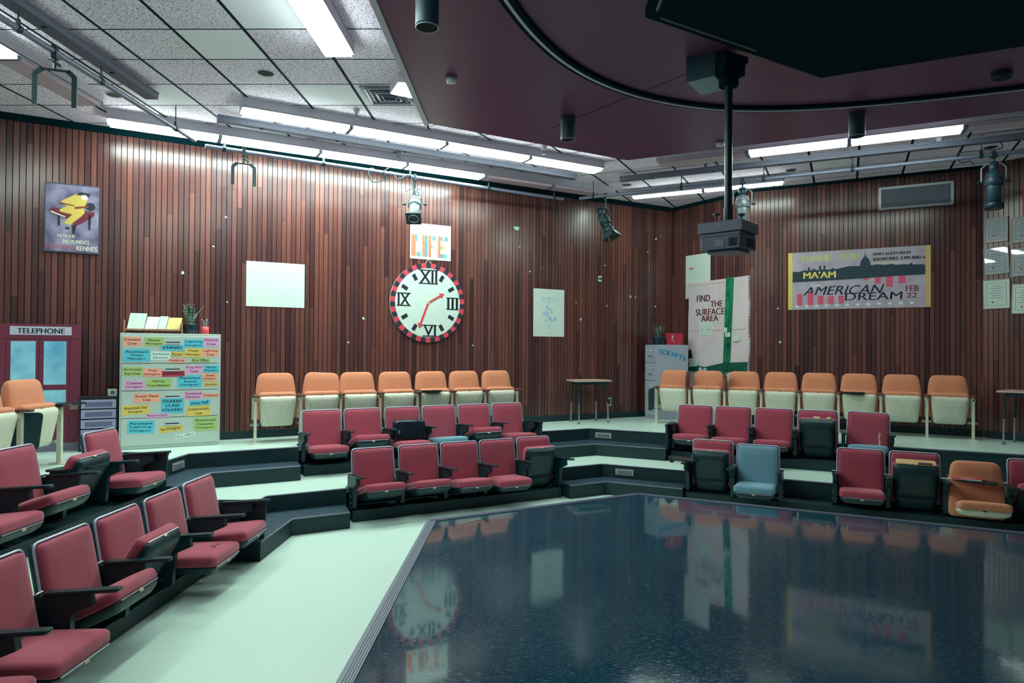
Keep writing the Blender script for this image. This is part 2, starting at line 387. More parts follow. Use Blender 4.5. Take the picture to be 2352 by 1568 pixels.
stairs('floor_step_3', [v2(NT(AB, B_MID + e, 4.97)), v2(NT(AB, -7.35, 4.97)), v2(XL(AB, -7.35, AC, -8.78)), v2(NT(AC, -8.78, -1.75)), v2(NT(AC, C_MID + e, -1.75)), v2(XL(AB, B_MID + e, AC, C_MID + e))], .001, RS, 'lower dark aisle step in the far corner')
stairs('floor_step_4', [v2(NT(AB, B_TOP + e, 5.25)), v2(NT(AB, -8.32, 5.25)), v2(XL(AB, -8.32, AC, -9.78)), v2(NT(AC, -9.78, -2.2)), v2(NT(AC, C_TOP + e, -2.2)), v2(XL(AB, B_TOP + e, AC, C_TOP + e))], 2 * RS, 3 * RS, 'upper dark aisle step in the far corner')
def nosing(name, path, z, w=.022):
    mb = MB(); mb.tube([(p[0], p[1], z) for p in path], w * .5, 6); return struct(name, mb, NOSE)
nosing('trim_4', [(A_MID, 6.28), v2(XL(0, A_MID, AB, B_MID)), v2(NT(AB, B_MID, 2.08))], 2 * RS - .004)
nosing('trim_5', [(A_TOP, 6.83), v2(XL(0, A_TOP, AB, B_TOP)), v2(NT(AB, B_TOP, 1.76))], 4 * RS - .004)
nosing('trim_6', [v2(NT(AB, B_MID, 4.92)), v2(XL(AB, B_MID, AC, C_MID)), v2(NT(AC, C_MID, 3.4))], 2 * RS - .004)
nosing('trim_7', [v2(NT(AB, B_TOP, 5.2)), v2(XL(AB, B_TOP, AC, C_TOP)), v2(NT(AC, C_TOP, 3.4))], 4 * RS - .004)
nosing('trim_8', [(-2.42, 6.14), v2(XL(0, -2.42, AB, -7.26)), v2(NT(AB, -7.26, 2.01))], RS - .004, .02)
nosing('trim_9', [(-3.59, 6.85), v2(XL(0, -3.59, AB, -8.39)), v2(NT(AB, -8.39, 1.71))], 3 * RS - .004, .02)
nosing('trim_10', [v2(NT(AB, -7.35, 4.97)), v2(XL(AB, -7.35, AC, -8.78)), v2(NT(AC, -8.78, -1.75))], RS - .004, .02)
nosing('trim_11', [v2(NT(AB, -8.32, 5.25)), v2(XL(AB, -8.32, AC, -9.78)), v2(NT(AC, -9.78, -2.2))], 3 * RS - .004, .02)
for i, (a, n, t0, t1, z) in enumerate([(AB, B_TOP, 1.74, 2.02, 4 * RS), (AB, B_MID, 2.06, 2.36, 2 * RS)]):
    mb = MB(); q = [v2(NT(a, n, t0)), v2(NT(a, n - .34, t0 + .16)), v2(NT(a, n - .34, t0 + .30)), v2(NT(a, n, t0 + .14))]
    mb.prism(q, z - .05, z + .004); struct('trim_%d' % (12 + i), mb, NOSE)

def plinth(k, a, n0, n1, t0, t1, z):
    mb = MB(); mb.prism([v2(NT(a, n0, t0)), v2(NT(a, n0, t1)), v2(NT(a, n1, t1)), v2(NT(a, n1, t0))], z + .002, z + .13); struct('trim_%d' % (19 + k), mb, RISER, 'low dark plinth carrying a row of red seats')
plinth(1, 0, -2.74, A_MID - .176, -2.9, 6.26, 0); plinth(2, 0, -3.80, A_TOP - .236, -2.9, 6.80, 2 * RS); plinth(3, AB, -7.49, -7.796, 2.11, 4.93, 0); plinth(4, AB, -8.62, -9.036, 1.80, 5.19, 2 * RS)
plinth(5, AC, -8.84, C_MID + .004, -1.73, 3.3, 0); plinth(6, AC, -9.95, C_TOP + .004, -2.16, .74, 2 * RS)
# stage
ST = .33
S1 = (-.9, 6.4); S2 = (1.32, 7.69)
sd = UD(114.6)
S3 = (S2[0] + sd.x * 6.5, S2[1] + sd.y * 6.5)
stg = MB(); stg.prism([(-.9, -3.1), (S3[0], -3.1), S3, S2, S1], .002, ST)
struct('floor_stage', stg, M_STAGE, 'dark glossy scuffed stage floor')
def edging(name, p, q, w):
    d = (Vector(q) - Vector(p)); L_ = d.length; mb = MB()
    mb.box(0, -w, ST, L_, .012, ST + .006)
    for k in range(4): mb.box(0, -w * (.2 + .2 * k) - .004, ST + .006, L_, -w * (.2 + .2 * k) + .004, ST + .010)
    o = mb.build(name, NOSE); o.location = (p[0], p[1], 0); o.rotation_euler = (0, 0, math.atan2(d.y, d.x)); o['kind'] = 'structure'
edging('trim_14', (-.9, -3), S1, .075); edging('trim_15', S1, S2, .07); edging('trim_16', S2, S3, .07)

# maroon dropped ceiling over the stage
md = UD(115.7)
MC = [(-1.145, -3.1), (-1.145, 7.77), (1.43, 9.29), (1.43 + md.x * 8, 9.29 + md.y * 8), (9.0, -3.1)]
mb = MB(); mb.prism(MC, 4.62, CE - .002)
struct('ceiling_stage', mb, MAROON, 'lower maroon ceiling above the stage')
mb = MB(); mb.box(-1.185, -3, 4.605, -1.13, 7.80, 4.66); struct('trim_17', mb, FIXT)
mb = MB(); bd = UD(115.0)
BP = [(.93, -3), (.93, 5.17), (2.8, 6.33), (2.8 + bd.x * 6.5, 6.33 + bd.y * 6.5), (8.5, -3)]
mb.prism(BP, 4.565, 4.6195); struct('ceiling_black', mb, VOIDBLACK, 'matte black overhead panel')
mb = MB(); mb.tube([(1.0, -3, 4.562), (1.0, 5.05, 4.562)], .012, 6); mb.tube([(1.05, 5.17, 4.562), (1.98, 5.74, 4.562)], .010, 6); struct('trim_18', mb, NOSE)
mb = MB(); mb.tube([(.3, 7.95, 4.6195), (1.75, 6.1, 4.6195)], .004, 4); struct('trim_30', mb, DARKHOLE)

# ------------------------------------------------------------------ theatre seats
# local frame: x along the row, -y towards the stage, z up from the floor under the feet
LEAN = R(11)
def back_matrix(y0, z0, lean): return Matrix.Translation((0, y0, z0)) @ Matrix(((1, 0, 0, 0), (0, math.sin(lean), -math.cos(lean), 0), (0, math.cos(lean), math.sin(lean), 0), (0, 0, 0, 1)))
def pad_layers(t, puff=.008): return [(.012, 0), (0, .010), (0, t * .55), (.006, t * .82), (.020, t * .97), (.05, t + puff * .5), (.11, t + puff)]
_MESH = {}
def cached(key, fn):
    if key not in _MESH: _MESH[key] = fn()
    return _MESH[key]
BK = rpoly([(-.262, 0), (.262, 0), (.252, .595), (-.252, .595)], [.03, .03, .045, .045], 4)
def red_back_mesh(m, nm):
    mb = MB(); mb.slab(inset(BK, .013), [(.0, .0), (0, .030), (.004, .042), (.016, .052), (.05, .057), (.11, .060)], back_matrix(-.012, .205, LEAN)); return mb.mesh(nm, m)
def shell_mesh():
    mb = MB(); mb.slab(BK, [(.03, -.035), (.008, -.028), (0, -.015), (0, .014), (.012, .018)], back_matrix(-.012, .205, LEAN)); return mb.mesh('back_shell', SHELL)
def rim_mesh():
    mb = MB(); M = back_matrix(-.012, .205, LEAN); n = len(BK)
    P = [p for p in BK if p[1] > .28]; P = [(.257, .27)] + P + [(-.257, .27)]
    mb.tube([M @ Vector((p[0], p[1], .016)) for p in P], .0085, 6); return mb.mesh('back_rim', RIM)
ST_O = rpoly([(-.228, .0), (.228, 0), (.236, .44), (-.236, .44)], [.02, .02, .045, .045], 4)
def seat_M(): return Matrix(((1, 0, 0, 0), (0, -1, 0, 0), (0, 0, 1, 0), (0, 0, 0, 1)))
def seat_mesh(m, nm):
    mb = MB(); mb.slab(ST_O, [(.02, 0), (.004, .006), (0, .02), (0, .058), (.008, .074), (.03, .086), (.09, .094)], seat_M()); return mb.mesh(nm, m)
def pan_mesh(m=None):
    mb = MB(); mb.slab(inset(ST_O, .004), [(.10, -.070), (.05, -.064), (.015, -.035), (.004, -.012), (0, 0), (.03, .001)], seat_M()); mb.slab(rpoly([(-.20, -.13), (.20, -.13), (.222, .08), (-.222, .08)], .05, 4), [(.06, -.066), (.02, -.05), (0, -.02), (.004, -.006)], seat_M()); return mb.mesh('seat_pan', m or PAN)
def plate_mesh():
    mb = MB(); mb.box(-.018, -.445, -.018, .018, -.436, .000); return mb.mesh('number_plate', PLATE)
def lip_mesh():
    mb = MB(); mb.box(-.20, -.4425, -.003, .20, -.436, .003); return mb.mesh('pan_lip', RIM)
def standard_mesh():
    mb = MB(); mb.plate([(.06, .131), (.06, .30), (.05, .50), (-.30, .52), (-.31, .45), (-.19, .40), (-.17, .16), (-.10, .131)], -.022, .022, 0, Matrix.Rotation(PI / 2, 4, 'Z'))
    mb.box(-.035, -.12, .131, .035, .06, .142)
    mb.cyl((-.03, -.06, .25), (.03, -.06, .25), .035, seg=10)
    return mb.mesh('standard', BLACK)
def arm_mesh():
    mb = MB(); mb.slab(rpoly(rect(-.031, -.47, .031, -.02), [.014, .014, .008, .008], 3), [(.003, 0), (0, .004), (0, .018), (.004, .022)], Matrix.Translation((0, 0, .503)) @ Matrix.Rotation(R(-4), 4, 'X'))
    return mb.mesh('armrest', ARM)
def bolt_mesh():
    mb = MB(); mb.cyl((-.03, .02, .515), (.03, .02, .515), .008, seg=8); mb.cyl((-.028, -.09, .20), (.028, -.09, .20), .012, seg=8); return mb.mesh('hinge_bolt', CHROME)
def tablet_side_mesh():                                # writing tablet folded down beside the chair
    mb = MB(); mb.plate(rpoly([(-.40, .16), (.02, .16), (.05, .53), (-.42, .53)], [.05, .03, .03, .06], 3), -.013, .013, 0, Matrix.Rotation(PI / 2, 4, 'Z')); mb.box(-.02, -.42, .5, .02, .05, .53)
    return mb.mesh('folded_tablet', BLACK)
def tablet_flat_mesh(m=None):                               # writing tablet laid across, pointing to +x
    mb = MB(); o = rpoly([(-.05, -.14), (.10, -.30), (.33, -.34), (.36, -.12), (.10, -.02), (-.05, .02)], .05, 4)
    mb.prism(o, .545, .563); mb.box(-.02, -.14, .49, .02, -.02, .548); return mb.mesh('writing_tablet', m or ARM)
SEAT_AX = (-.03, .255)
def put(parent, name, me, loc=(0, 0, 0), rx=0.0, rz=0.0, label=None):
    o = bpy.data.objects.new(name, me); COL.objects.link(o); o.parent = parent; o.location = loc; o.rotation_euler = (rx, 0, rz)
    if label: o['label'] = label
    return o
def red_chair(bank, n, t, z, label, group, tip=4, fabric='red', seat_fabric=None, back=True, last=False, first_arm=True, tab=None, tilt=0.0, tabside=None):
    a = {'A': 0, 'B': AB, 'C': AC}[bank]; p = NT(a, n, t)
    c = thing('theater_chair', label, 'chair', (p.x, p.y, z), R(90 - a), group)
    m, nm = {'red': (RED, 'r'), 'blue': (BLUE, 'b')}[fabric]
    sm, snm = {'red': (RED, 'r'), 'blue': (BLUE, 'b')}[seat_fabric or fabric]
    if back:
        bk = put(c, 'backrest', cached('bk' + nm, lambda: red_back_mesh(m, 'backrest')))
        sh = put(c, 'back_shell', cached('sh', shell_mesh)); rm = put(c, 'back_rim', cached('rim', rim_mesh))
        if tilt:
            for o in (bk, sh, rm): o.rotation_euler = (0, R(tilt), 0)
    rx = -R(tip); L_ = (0, SEAT_AX[0], SEAT_AX[1])
    s = put(c, 'seat', cached('st' + snm, lambda: seat_mesh(sm, 'seat')), L_, rx, label=('blue seat cushion' if (seat_fabric == 'blue' and fabric == 'red') else None))
    pn = put(c, 'seat_pan', cached('pan', pan_mesh), L_, rx)
    put(pn, 'number_plate', cached('pl', plate_mesh)); put(pn, 'pan_lip', cached('lip', lip_mesh))
    xs = ([-.282] if first_arm else []) + ([.282] if last else [])
    for x in xs:
        sd_ = put(c, 'standard', cached('std', standard_mesh), (x, 0, 0)); put(sd_, 'hinge_bolt', cached('bolt', bolt_mesh))
        put(c, 'armrest', cached('arm', arm_mesh), (x, 0, 0))
    if tab: put(c, 'writing_tablet', cached('tabf', tablet_flat_mesh), (tab, 0, .0), label='writing tablet swung across the arm')
    if tabside is not None: put(c, 'folded_tablet', cached('tabs', tablet_side_mesh), (tabside, 0, 0))
    return c
# orange
OB = rpoly([(-.262, 0), (.262, 0), (.270, .30), (.222, .62), (-.222, .62), (-.270, .30)], [.05, .05, .2, .085, .085, .2], 5)
def obk():
    mb = MB(); mb.slab(OB, [(.03, -.01), (.004, -.002), (0, .012), (0, .050), (.008, .066), (.03, .078), (.10, .084)], back_matrix(.0, .30, R(9))); return mb.mesh('backrest', ORANGE)
def obs():
    mb = MB(); mb.slab(inset(OB, .012), [(.05, -.032), (.01, -.026), (0, -.010), (.01, -.002)], back_matrix(.0, .30, R(9))); return mb.mesh('back_shell', CREAM)
OS = rpoly([(-.205, 0), (.205, 0), (.238, .41), (-.238, .41)], [.05, .05, .05, .05], 5)
def oseat():
    mb = MB(); mb.slab([(p[0] * 1.01, p[1] * 1.10) for p in OS], [(.02, 0.012), (0, .02), (0, .075), (.010, .09), (.04, .10), (.10, .106)], seat_M()); return mb.mesh('seat', ORANGE)
def opan():
    mb = MB(); mb.slab(OS, [(.13, -.052), (.06, -.046), (.025, -.036), (.008, -.020), (0, -.004), (0, .016), (.01, .02)], seat_M()); return mb.mesh('seat_pan', CREAM)
def onp():
    mb = MB(); mb.box(-.016, -.413, -.002, .016, -.405, .010); return mb.mesh('number_plate', BLACK)
def ostd():
    mb = MB(); mb.box(-.016, -.17, .0, .016, -.12, .58); mb.box(-.014, -.17, .56, .014, .06, .612); mb.box(-.014, .02, .30, .014, .07, .60); mb.box(-.05, -.23, 0, .05, -.06, .012)
    mb.cyl((-.028, -.13, .57), (.028, -.13, .57), .028, seg=10); return mb.mesh('post', CREAM)
def ohin():
    mb = MB(); mb.box(-.06, -.10, .225, .06, -.07, .26); return mb.mesh('hinge_bar', CHROME)
def oarm():
    mb = MB(); mb.slab(rpoly(rect(-.034, -.27, .034, .06), .02, 3), [(.004, .612), (0, .617), (0, .634), (.006, .64)]); return mb.mesh('armrest', BROWN)
def otab_up():                                          # tablet raised edge-on
    mb = MB(); mb.plate(rpoly([(-.24, .63), (-.08, .63), (-.03, .80), (-.12, .92), (-.24, .88)], .05, 4), -.012, .012, 0, Matrix.Rotation(PI / 2, 4, 'Z')); return mb.mesh('raised_tablet', BROWN)
def otab_dn():
    mb = MB(); mb.plate(rpoly([(-.30, .22), (.0, .24), (.02, .60), (-.34, .60)], .05, 4), -.012, .012, 0, Matrix.Rotation(PI / 2, 4, 'Z')); return mb.mesh('folded_tablet', BLACK)
def orange_chair(bank, n, t, z, label, group, tip=77, last=False, first=True, tilt=0.0, raised=None, flat=None, down=None, tab_m=None, dz=0.0):
    a = {'A': 0, 'B': AB, 'C': AC}[bank]; p = NT(a, n, t)
    c = thing('theater_chair', label, 'chair', (p.x, p.y, z), R(90 - a), group)
    bk = put(c, 'backrest', cached('obk', obk)); bs = put(c, 'back_shell', cached('obs', obs))
    if tilt:
        for o in (bk, bs): o.rotation_euler = (0, R(tilt), 0)
    L_ = (0, -.085, .215 + dz)
    put(c, 'seat', cached('oseat', oseat), L_, -R(tip)); pn = put(c, 'seat_pan', cached('opan', opan), L_, -R(tip)); put(pn, 'number_plate', cached('onp', onp))
    for x in ([-.283] if first else []) + ([.283] if last else []):
        q = put(c, 'post', cached('ostd', ostd), (x, 0, 0)); put(q, 'hinge_bar', cached('ohin', ohin)); put(c, 'armrest', cached('oarm', oarm), (x, 0, 0))
    if raised is not None: put(c, 'raised_tablet', cached('otu', otab_up), (raised[0], 0, 0), 0, R(raised[1]))
    if down is not None: put(c, 'folded_tablet', cached('otd', otab_dn), (down[0], 0, 0), 0, R(down[1]))
    if flat is not None: put(c, 'writing_tablet', cached('otf', lambda: tablet_flat_mesh(ARM)), (flat, .05, .085))
    return c

# centre bank under the clock: front row of five, second row of six, orange row of seven
ORD = ['first', 'second', 'third', 'fourth', 'fifth', 'sixth', 'seventh', 'eighth']
gB1 = 'red chairs of the front row below the clock'
for i, (t, tip, ex) in enumerate([(2.409, 17, {}), (2.984, 15, {}), (3.534, 9, {}), (4.076, 3, {}), (4.631, 74, dict(last=True))]):
    extra = ', its seat tipped up to show a dark pan' if i == 4 else ', seat down' if i == 3 else ', nearest the aisle steps' if i == 0 else ''
    red_chair('B', -7.67, t, 0, 'red theatre chair, %s from the left aisle steps in the row under the clock' % ORD[i] if i < 4 else
              'front-row red theatre chair below the clock with its seat tipped up showing the dark pan', gB1, tip, **ex)
gB2 = 'red chairs of the second row below the clock'
for i, (t, tip, ex, lb) in enumerate([
        (2.096, 5, {}, 'second-row red theatre chair beside the upper aisle steps, seat folded down, below the clock'),
        (2.649, 22, {}, 'second-row red theatre chair with a creased back, left of the black handbag'),
        (3.222, 4, {}, 'second-row red theatre chair holding the black handbag'),
        (3.78, 8, dict(seat_fabric='blue'), 'red-backed theatre chair with a blue seat, right of the black handbag'),
        (4.339, 24, {}, 'second-row red theatre chair, seat half raised, next right of the blue-seated one'),
        (4.903, 6, dict(last=True, tabside=.33), 'second-row red theatre chair at the right end with a black folded tablet')]):
    red_chair('B', -8.92, t, 2 * RS, lb, gB2, tip, **ex)
gB3 = 'orange chairs against the clock wall'
for i, t in enumerate([1.586, 2.165, 2.704, 3.272, 3.841, 4.396, 4.959]):
    lb = ['orange theatre chair nearest the labelled file cabinet, cream seat tipped up', 'orange theatre chair with a sagging crooked back, second from the file cabinet',
          'orange theatre chair, third from the file cabinet in the back row below the clock', 'orange theatre chair, middle one of seven in the back row below the clock',
          'orange theatre chair with a writing tablet across it, below the clock', 'orange theatre chair, second from the desk end of the row below the clock',
          'orange theatre chair at the desk end of the row below the clock'][i]
    orange_chair('B', -9.43, t, 4 * RS, lb, gB3, last=(i == 6), tilt=(3 if i == 1 else 0), flat=(-.27 if i == 4 else None))

# right bank below the banner
gC1 = 'chairs of the front row below the skyline banner'
red_chair('C', -9.02, -1.42, 0, 'red theatre chair with a tablet and tipped-up black seat, left of the blue chair', gC1, 76, tab=-.50)
red_chair('C', -8.93, -.85, -.015, 'blue theatre chair with its seat down in the front row', gC1, 3, fabric='blue', last=True)
red_chair('C', -9.07, .31, 0, 'red theatre chair in the front row below the chair with torn upholstery', gC1, 5)
red_chair('C', -9.07, .87, 0, 'red theatre chair holding the tan clipboard on its tipped-up seat', gC1, 76, last=True, tab=.40)
orange_chair('C', -8.92, 1.44, -.16, 'orange theatre chair with a cream-fronted seat among the red front-row chairs', gC1, tip=12, first=False, dz=.17)
red_chair('C', -9.07, 2.02, 0, 'dark red theatre chair at the edge of the picture, right of the orange front-row one', gC1, 40)
gC2 = 'red chairs of the second row below the skyline banner'
for i, (t, tip, ex, lb) in enumerate([
        (-1.859, 10, dict(tabside=-.33), 'second-row red theatre chair with a black folded tablet, nearest the far corner steps'),
        (-1.316, 8, {}, 'second-row red theatre chair, second from the far corner steps'),
        (-.754, 8, {}, 'second-row red theatre chair, third from the far corner steps'),
        (-.183, 78, {}, 'second-row red theatre chair with crumbs of foam on its tipped-up black seat'),
        (.418, 10, dict(seat_fabric='blue', last=True, tilt=2), 'red theatre chair with torn backrest and a blue seat')]):
    red_chair('C', -10.20, t, 2 * RS, lb, gC2, tip, **ex)
gC3 = 'orange chairs of the back row below the banner'
for i, t in enumerate([-2.457, -1.894, -1.326, -.755, -.193, .368, .942, 1.536]):
    lb = ['orange theatre chair beside the scripts filing cabinet', 'orange theatre chair in front of the wrapped door, between two raised tablets', 'orange theatre chair at the right edge of the wrapped door',
          'orange theatre chair, fourth from the filing cabinet in the back row', 'orange theatre chair, fifth from the filing cabinet in the back row', 'orange theatre chair with a dark writing tablet laid across its arm',
          'orange theatre chair, second from the free end near the certificates', 'orange theatre chair at the free end near the framed certificates'][i]
    orange_chair('C', -11.62, t, 4 * RS, lb, gC3, last=(i == 7), raised={1: (-.30, -6), 2: (-.30, 14), 7: (.38, 5)}.get(i), flat=(-.27 if i == 5 else None), down=((-.37, 0) if i == 0 else None))

# left bank beside the pale aisle
gA1 = 'red chairs of the front row beside the pale aisle'
for i, (t, tip, ex, lb) in enumerate([
        (3.03, 4, {}, 'red theatre chair whose seat alone shows at the bottom left edge'),
        (3.61, 2, {}, 'nearest red theatre chair with its broad seat folded flat'),
        (4.195, 26, {}, 'red theatre chair with half-raised seat, next to the nearest flat-seated one'),
        (4.765, 58, {}, 'red theatre chair with its seat tipped up on edge, creased backrest'),
        (5.36, 2, {}, 'red theatre chair with a dark burn mark on its seat'),
        (5.95, 6, dict(last=True, tabside=.33), 'front-row red theatre chair at the end beside the left aisle steps')]):
    red_chair('A', -2.84, t, 0, lb, gA1, tip, **ex)
gA2 = 'red chairs of the second row in the left bank'
for i, (t, tip, ex, lb) in enumerate([
        (4.78, 6, {}, 'second-row theatre chair whose red seat shows at the left edge'),
        (5.35, 18, {}, 'second-row red theatre chair at the left edge with a writing tablet beside it'),
        (5.92, 62, dict(back=False, tab=-.24), 'second-row theatre chair missing its backrest, seat tipped up'),
        (6.495, 4, dict(last=True, tabside=.33), 'second-row red theatre chair in front of the labelled file cabinet')]):
    red_chair('A', -4.08, t, 2 * RS, lb, gA2, tip, **ex)
gA3 = 'orange chairs at the left edge'
orange_chair('A', -5.12, 6.80, 4 * RS, 'orange theatre chair in front of the telephone booth panel', gA3, tip=80, last=True, down=(-.33, 25), flat=.20)
orange_chair('A', -5.12, 6.22, 4 * RS, 'orange theatre chair cut by the left edge of the picture', gA3, tip=80)

# ------------------------------------------------------------------ fluorescent fixtures, pipes, channels
def fixture(label, n0, n1, ang, t0, secs, lit, z=4.65, h=.119, group='long ceiling light fixtures', glow=None):
    """box fixture along direction ang, between n0 and n1 across; secs = section end positions; each lit section is a glowing diffuser"""
    w = abs(n1 - n0); c = NT(ang, (n0 + n1) / 2, t0); L_ = secs[-1] - t0
    o = thing('fluorescent_fixture', label, 'ceiling light', (c.x, c.y, z), R(90 - ang), group)
    mb = MB(); mb.box(0, -w / 2, .012, L_, w / 2, h); mb.box(0, -w / 2, .004, L_, -w / 2 + .016, .02); mb.box(0, w / 2 - .016, .004, L_, w / 2, .02)
    mb.box(0, -w / 2, 0, .018, w / 2, .02); mb.box(L_ - .018, -w / 2, 0, L_, w / 2, .02)
    mb.build('housing', FIXT, o)
    a = 0
    for s, on in zip(secs, lit):
        s -= t0
        mb = MB(); mb.box(a + .03, -w / 2 + .017, -.03, s - .03, w / 2 - .017, .011)
        mb.build('diffuser', (glow or GLOW) if on else FIXT_IN, o)
        if s < L_ - .1:
            mb = MB(); mb.box(s - .022, -w / 2 + .012, -.036, s + .022, w / 2 - .012, .012); mb.build('divider', PIPE, o)
        a = s
    return o
fixture('long lit fixture washing the clock wall from above', -9.11, -9.375, AB, -.40, [.83, 2.08, 3.32, 4.58, 5.82, 7.06], [1, 1, 1, 1, 0, 0], glow=GLOW_WALL)
fixture('long four-section lit fixture over the centre seats, nearer than the wall-washing one', -7.92, -8.17, AB, .94, [2.17, 3.42, 4.68, 5.93], [1, 1, 1, 1])
fixture('bright lit fixture ending at the top of the picture beside the maroon ceiling', -1.56, -1.83, 0, 2.36, [3.58, 4.80, 6.02], [1, 1, 1])
fixture('fixture at the top left edge with one dark section over the pipe', -4.66, -4.93, 0, 2.40, [3.6, 4.82, 6.04, 7.25], [0, 1, 1, 0])
fixture('lit fixture along the far edge of the maroon ceiling on the right', -9.34, -9.61, 115.0, -2.30, [-1.08, .14, 1.36, 2.6, 3.85], [0, 1, 1, 0, 0])
fixture('slim lit fixture high in front of the right wall', -11.27, -11.40, 115.5, -3.32, [-2.10, -.85], [1, 1])
sm = thing('fluorescent_fixture', 'short lit fixture tucked against the maroon ceiling edge over the air diffuser', 'ceiling light', (-1.31, 6.85, 4.65), 0, 'long ceiling light fixtures')
mb = MB(); mb.prism([(.135, -.17), (.135, .27), (-.12, .13), (.03, -.19)], .011, .119); mb.build('housing', FIXT, sm)
mb = MB(); mb.prism([(.125, -.13), (.125, .23), (-.09, .105), (.035, -.15)], .0, .0109); mb.build('diffuser', GLOW, sm)

def channel(label, a, p0, p1, w=.10, h=.075, z=4.64, plates=()):
    d = Vector(p1) - Vector(p0); L_ = d.length
    o = thing('wiring_channel', label, 'raceway', (p0[0], p0[1], z), math.atan2(d.y, d.x), 'grey overhead wiring channels')
    mb = MB(); mb.box(0, -w / 2, 0, L_, w / 2, h); mb.box(0, -w / 2 - .008, h - .02, L_, w / 2 + .008, h); mb.build('raceway', GREYPAINT, o)
    mb = MB(); mb.box(L_ * .2, -.02, h, L_ * .2 + .04, .02, CE - z); mb.build('bracket', GREYPAINT, o)
    k = .5
    while k < L_:
        mb = MB(); mb.cyl((k, 0, -.004), (k, 0, .001), .022, seg=12); mb.build('outlet', DARKHOLE, o); k += .92
    return o
channel('grey wiring channel crossing the top left corner above the hanging yoke', 0, (-4.02, 2.2), (-4.02, 7.08), w=.14)
q0, q1 = NT(AB, -8.55, .74), NT(AB, -8.63, 5.90); channel('grey wiring channel between the two long lit fixtures', AB, (q0.x, q0.y), (q1.x, q1.y))
channel('grey wiring channel running in front of the right wall', AC, (1.52, 10.55), (7.4, 7.86))

def pipe(label, pts, hang, z=4.5, r=.026, group='lighting pipes'):
    o = thing('lighting_pipe', label, 'pipe', (pts[0][0], pts[0][1], z), 0, group); a = Vector(pts[0])
    mb = MB(); mb.tube([(p[0] - a.x, p[1] - a.y, 0) for p in pts], r, 12); mb.build('tube', PIPE, o)
    for p in hang:
        x, y = p[0] - a.x, p[1] - a.y
        mb = MB(); mb.cyl((x, y, r), (x, y, CE - z), .006, seg=6); h = mb.build('hanger', BLACK, o)
        du = (Vector(pts[-1]) - a).normalized() * .02
        mb = MB(); mb.cyl((x - du.x, y - du.y, 0), (x + du.x, y + du.y, 0), r * 1.3, seg=14); mb.box(x - .012, y - .012, r * .9, x + .012, y + .012, r + .05); mb.build('clamp_ring', BLACK, h)
    return o
pipe('grey pipe running overhead along the left bank', [(-4.035, 2.5), (-4.035, 8.05)], [(-4.035, 5.2), (-4.035, 6.24), (-4.035, 7.6)])
pl0, pl1 = NT(AB, -9.17, .66), NT(AB, -9.36, 6.16)
def on_pipe1(f): p = pl0 + (pl1 - pl0) * f; return (p.x, p.y)
pipe('grey pipe hung along the clock wall', [v2(pl0), v2(pl1)], [on_pipe1(f) for f in (.04, .269, .50, .739, .965)])
pr0, pr1 = Vector((.92, 11.12)), Vector((7.4, 7.86))
def on_pipe2(f): p = pr0 + (pr1 - pr0) * f; return (p.x, p.y)
pipe('grey pipe hung along the right wall', [v2(pr0), v2(pr1)], [on_pipe2(f) for f in (.034, .234, .40, .56, .763)])

# curved curtain track under the maroon ceiling
TP = [(-.22, 4.2), (-.19, 4.72), (-.14, 4.97), (.08, 5.53), (.37, 6.05), (.74, 6.50), (1.24, 6.89), (1.86, 7.16), (2.42, 7.25), (3.04, 7.22), (3.67, 7.09), (4.36, 6.88), (5.03, 6.62), (5.8, 6.25)]
def smooth_path(P, n=6):
    out = []
    for i in range(len(P) - 1):
        p0, p1, p2, p3 = P[max(0, i - 1)], P[i], P[i + 1], P[min(len(P) - 1, i + 2)]
        for k in range(n):
            t = k / n; out.append(tuple(.5 * ((2 * b_) + (-a_ + c_) * t + (2 * a_ - 5 * b_ + 4 * c_ - d_) * t * t + (-a_ + 3 * b_ - 3 * c_ + d_) * t ** 3) for a_, b_, c_, d_ in zip(p0, p1, p2, p3)))
    return out + [tuple(P[-1])]
def ribbon(path, off, w, z0, z1):
    mb = MB(); P = [Vector(p) for p in path]; v = []
    for i, p in enumerate(P):
        t = (P[min(i + 1, len(P) - 1)] - P[max(i - 1, 0)]).normalized(); n = Vector((-t.y, t.x))
        for o_ in (off - w / 2, off + w / 2):
            q = p + n * o_; v += [(q.x, q.y, z0), (q.x, q.y, z1)]
    n_ = len(P); f = []
    for i in range(n_ - 1):
        a = i * 4; c = a + 4
        f += [(a, a + 2, c + 2, c), (a + 1, c + 1, c + 3, a + 3), (a, c, c + 1, a + 1), (a + 2, a + 3, c + 3, c + 2)]
    f += [(0, 1, 3, 2), (n_ * 4 - 4, n_ * 4 - 2, n_ * 4 - 1, n_ * 4 - 3)]
    return mb.add(v, f)
tr = thing('curtain_track', 'long curved curtain track under the maroon ceiling', 'curtain track', (0, 0, 0))
SP = smooth_path(TP)
ribbon(SP, 0, .11, 4.585, 4.6195).build('channel', VOIDBLACK, tr)
ribbon(SP, 0, .026, 4.576, 4.5849).build('rail', FIXT, tr)

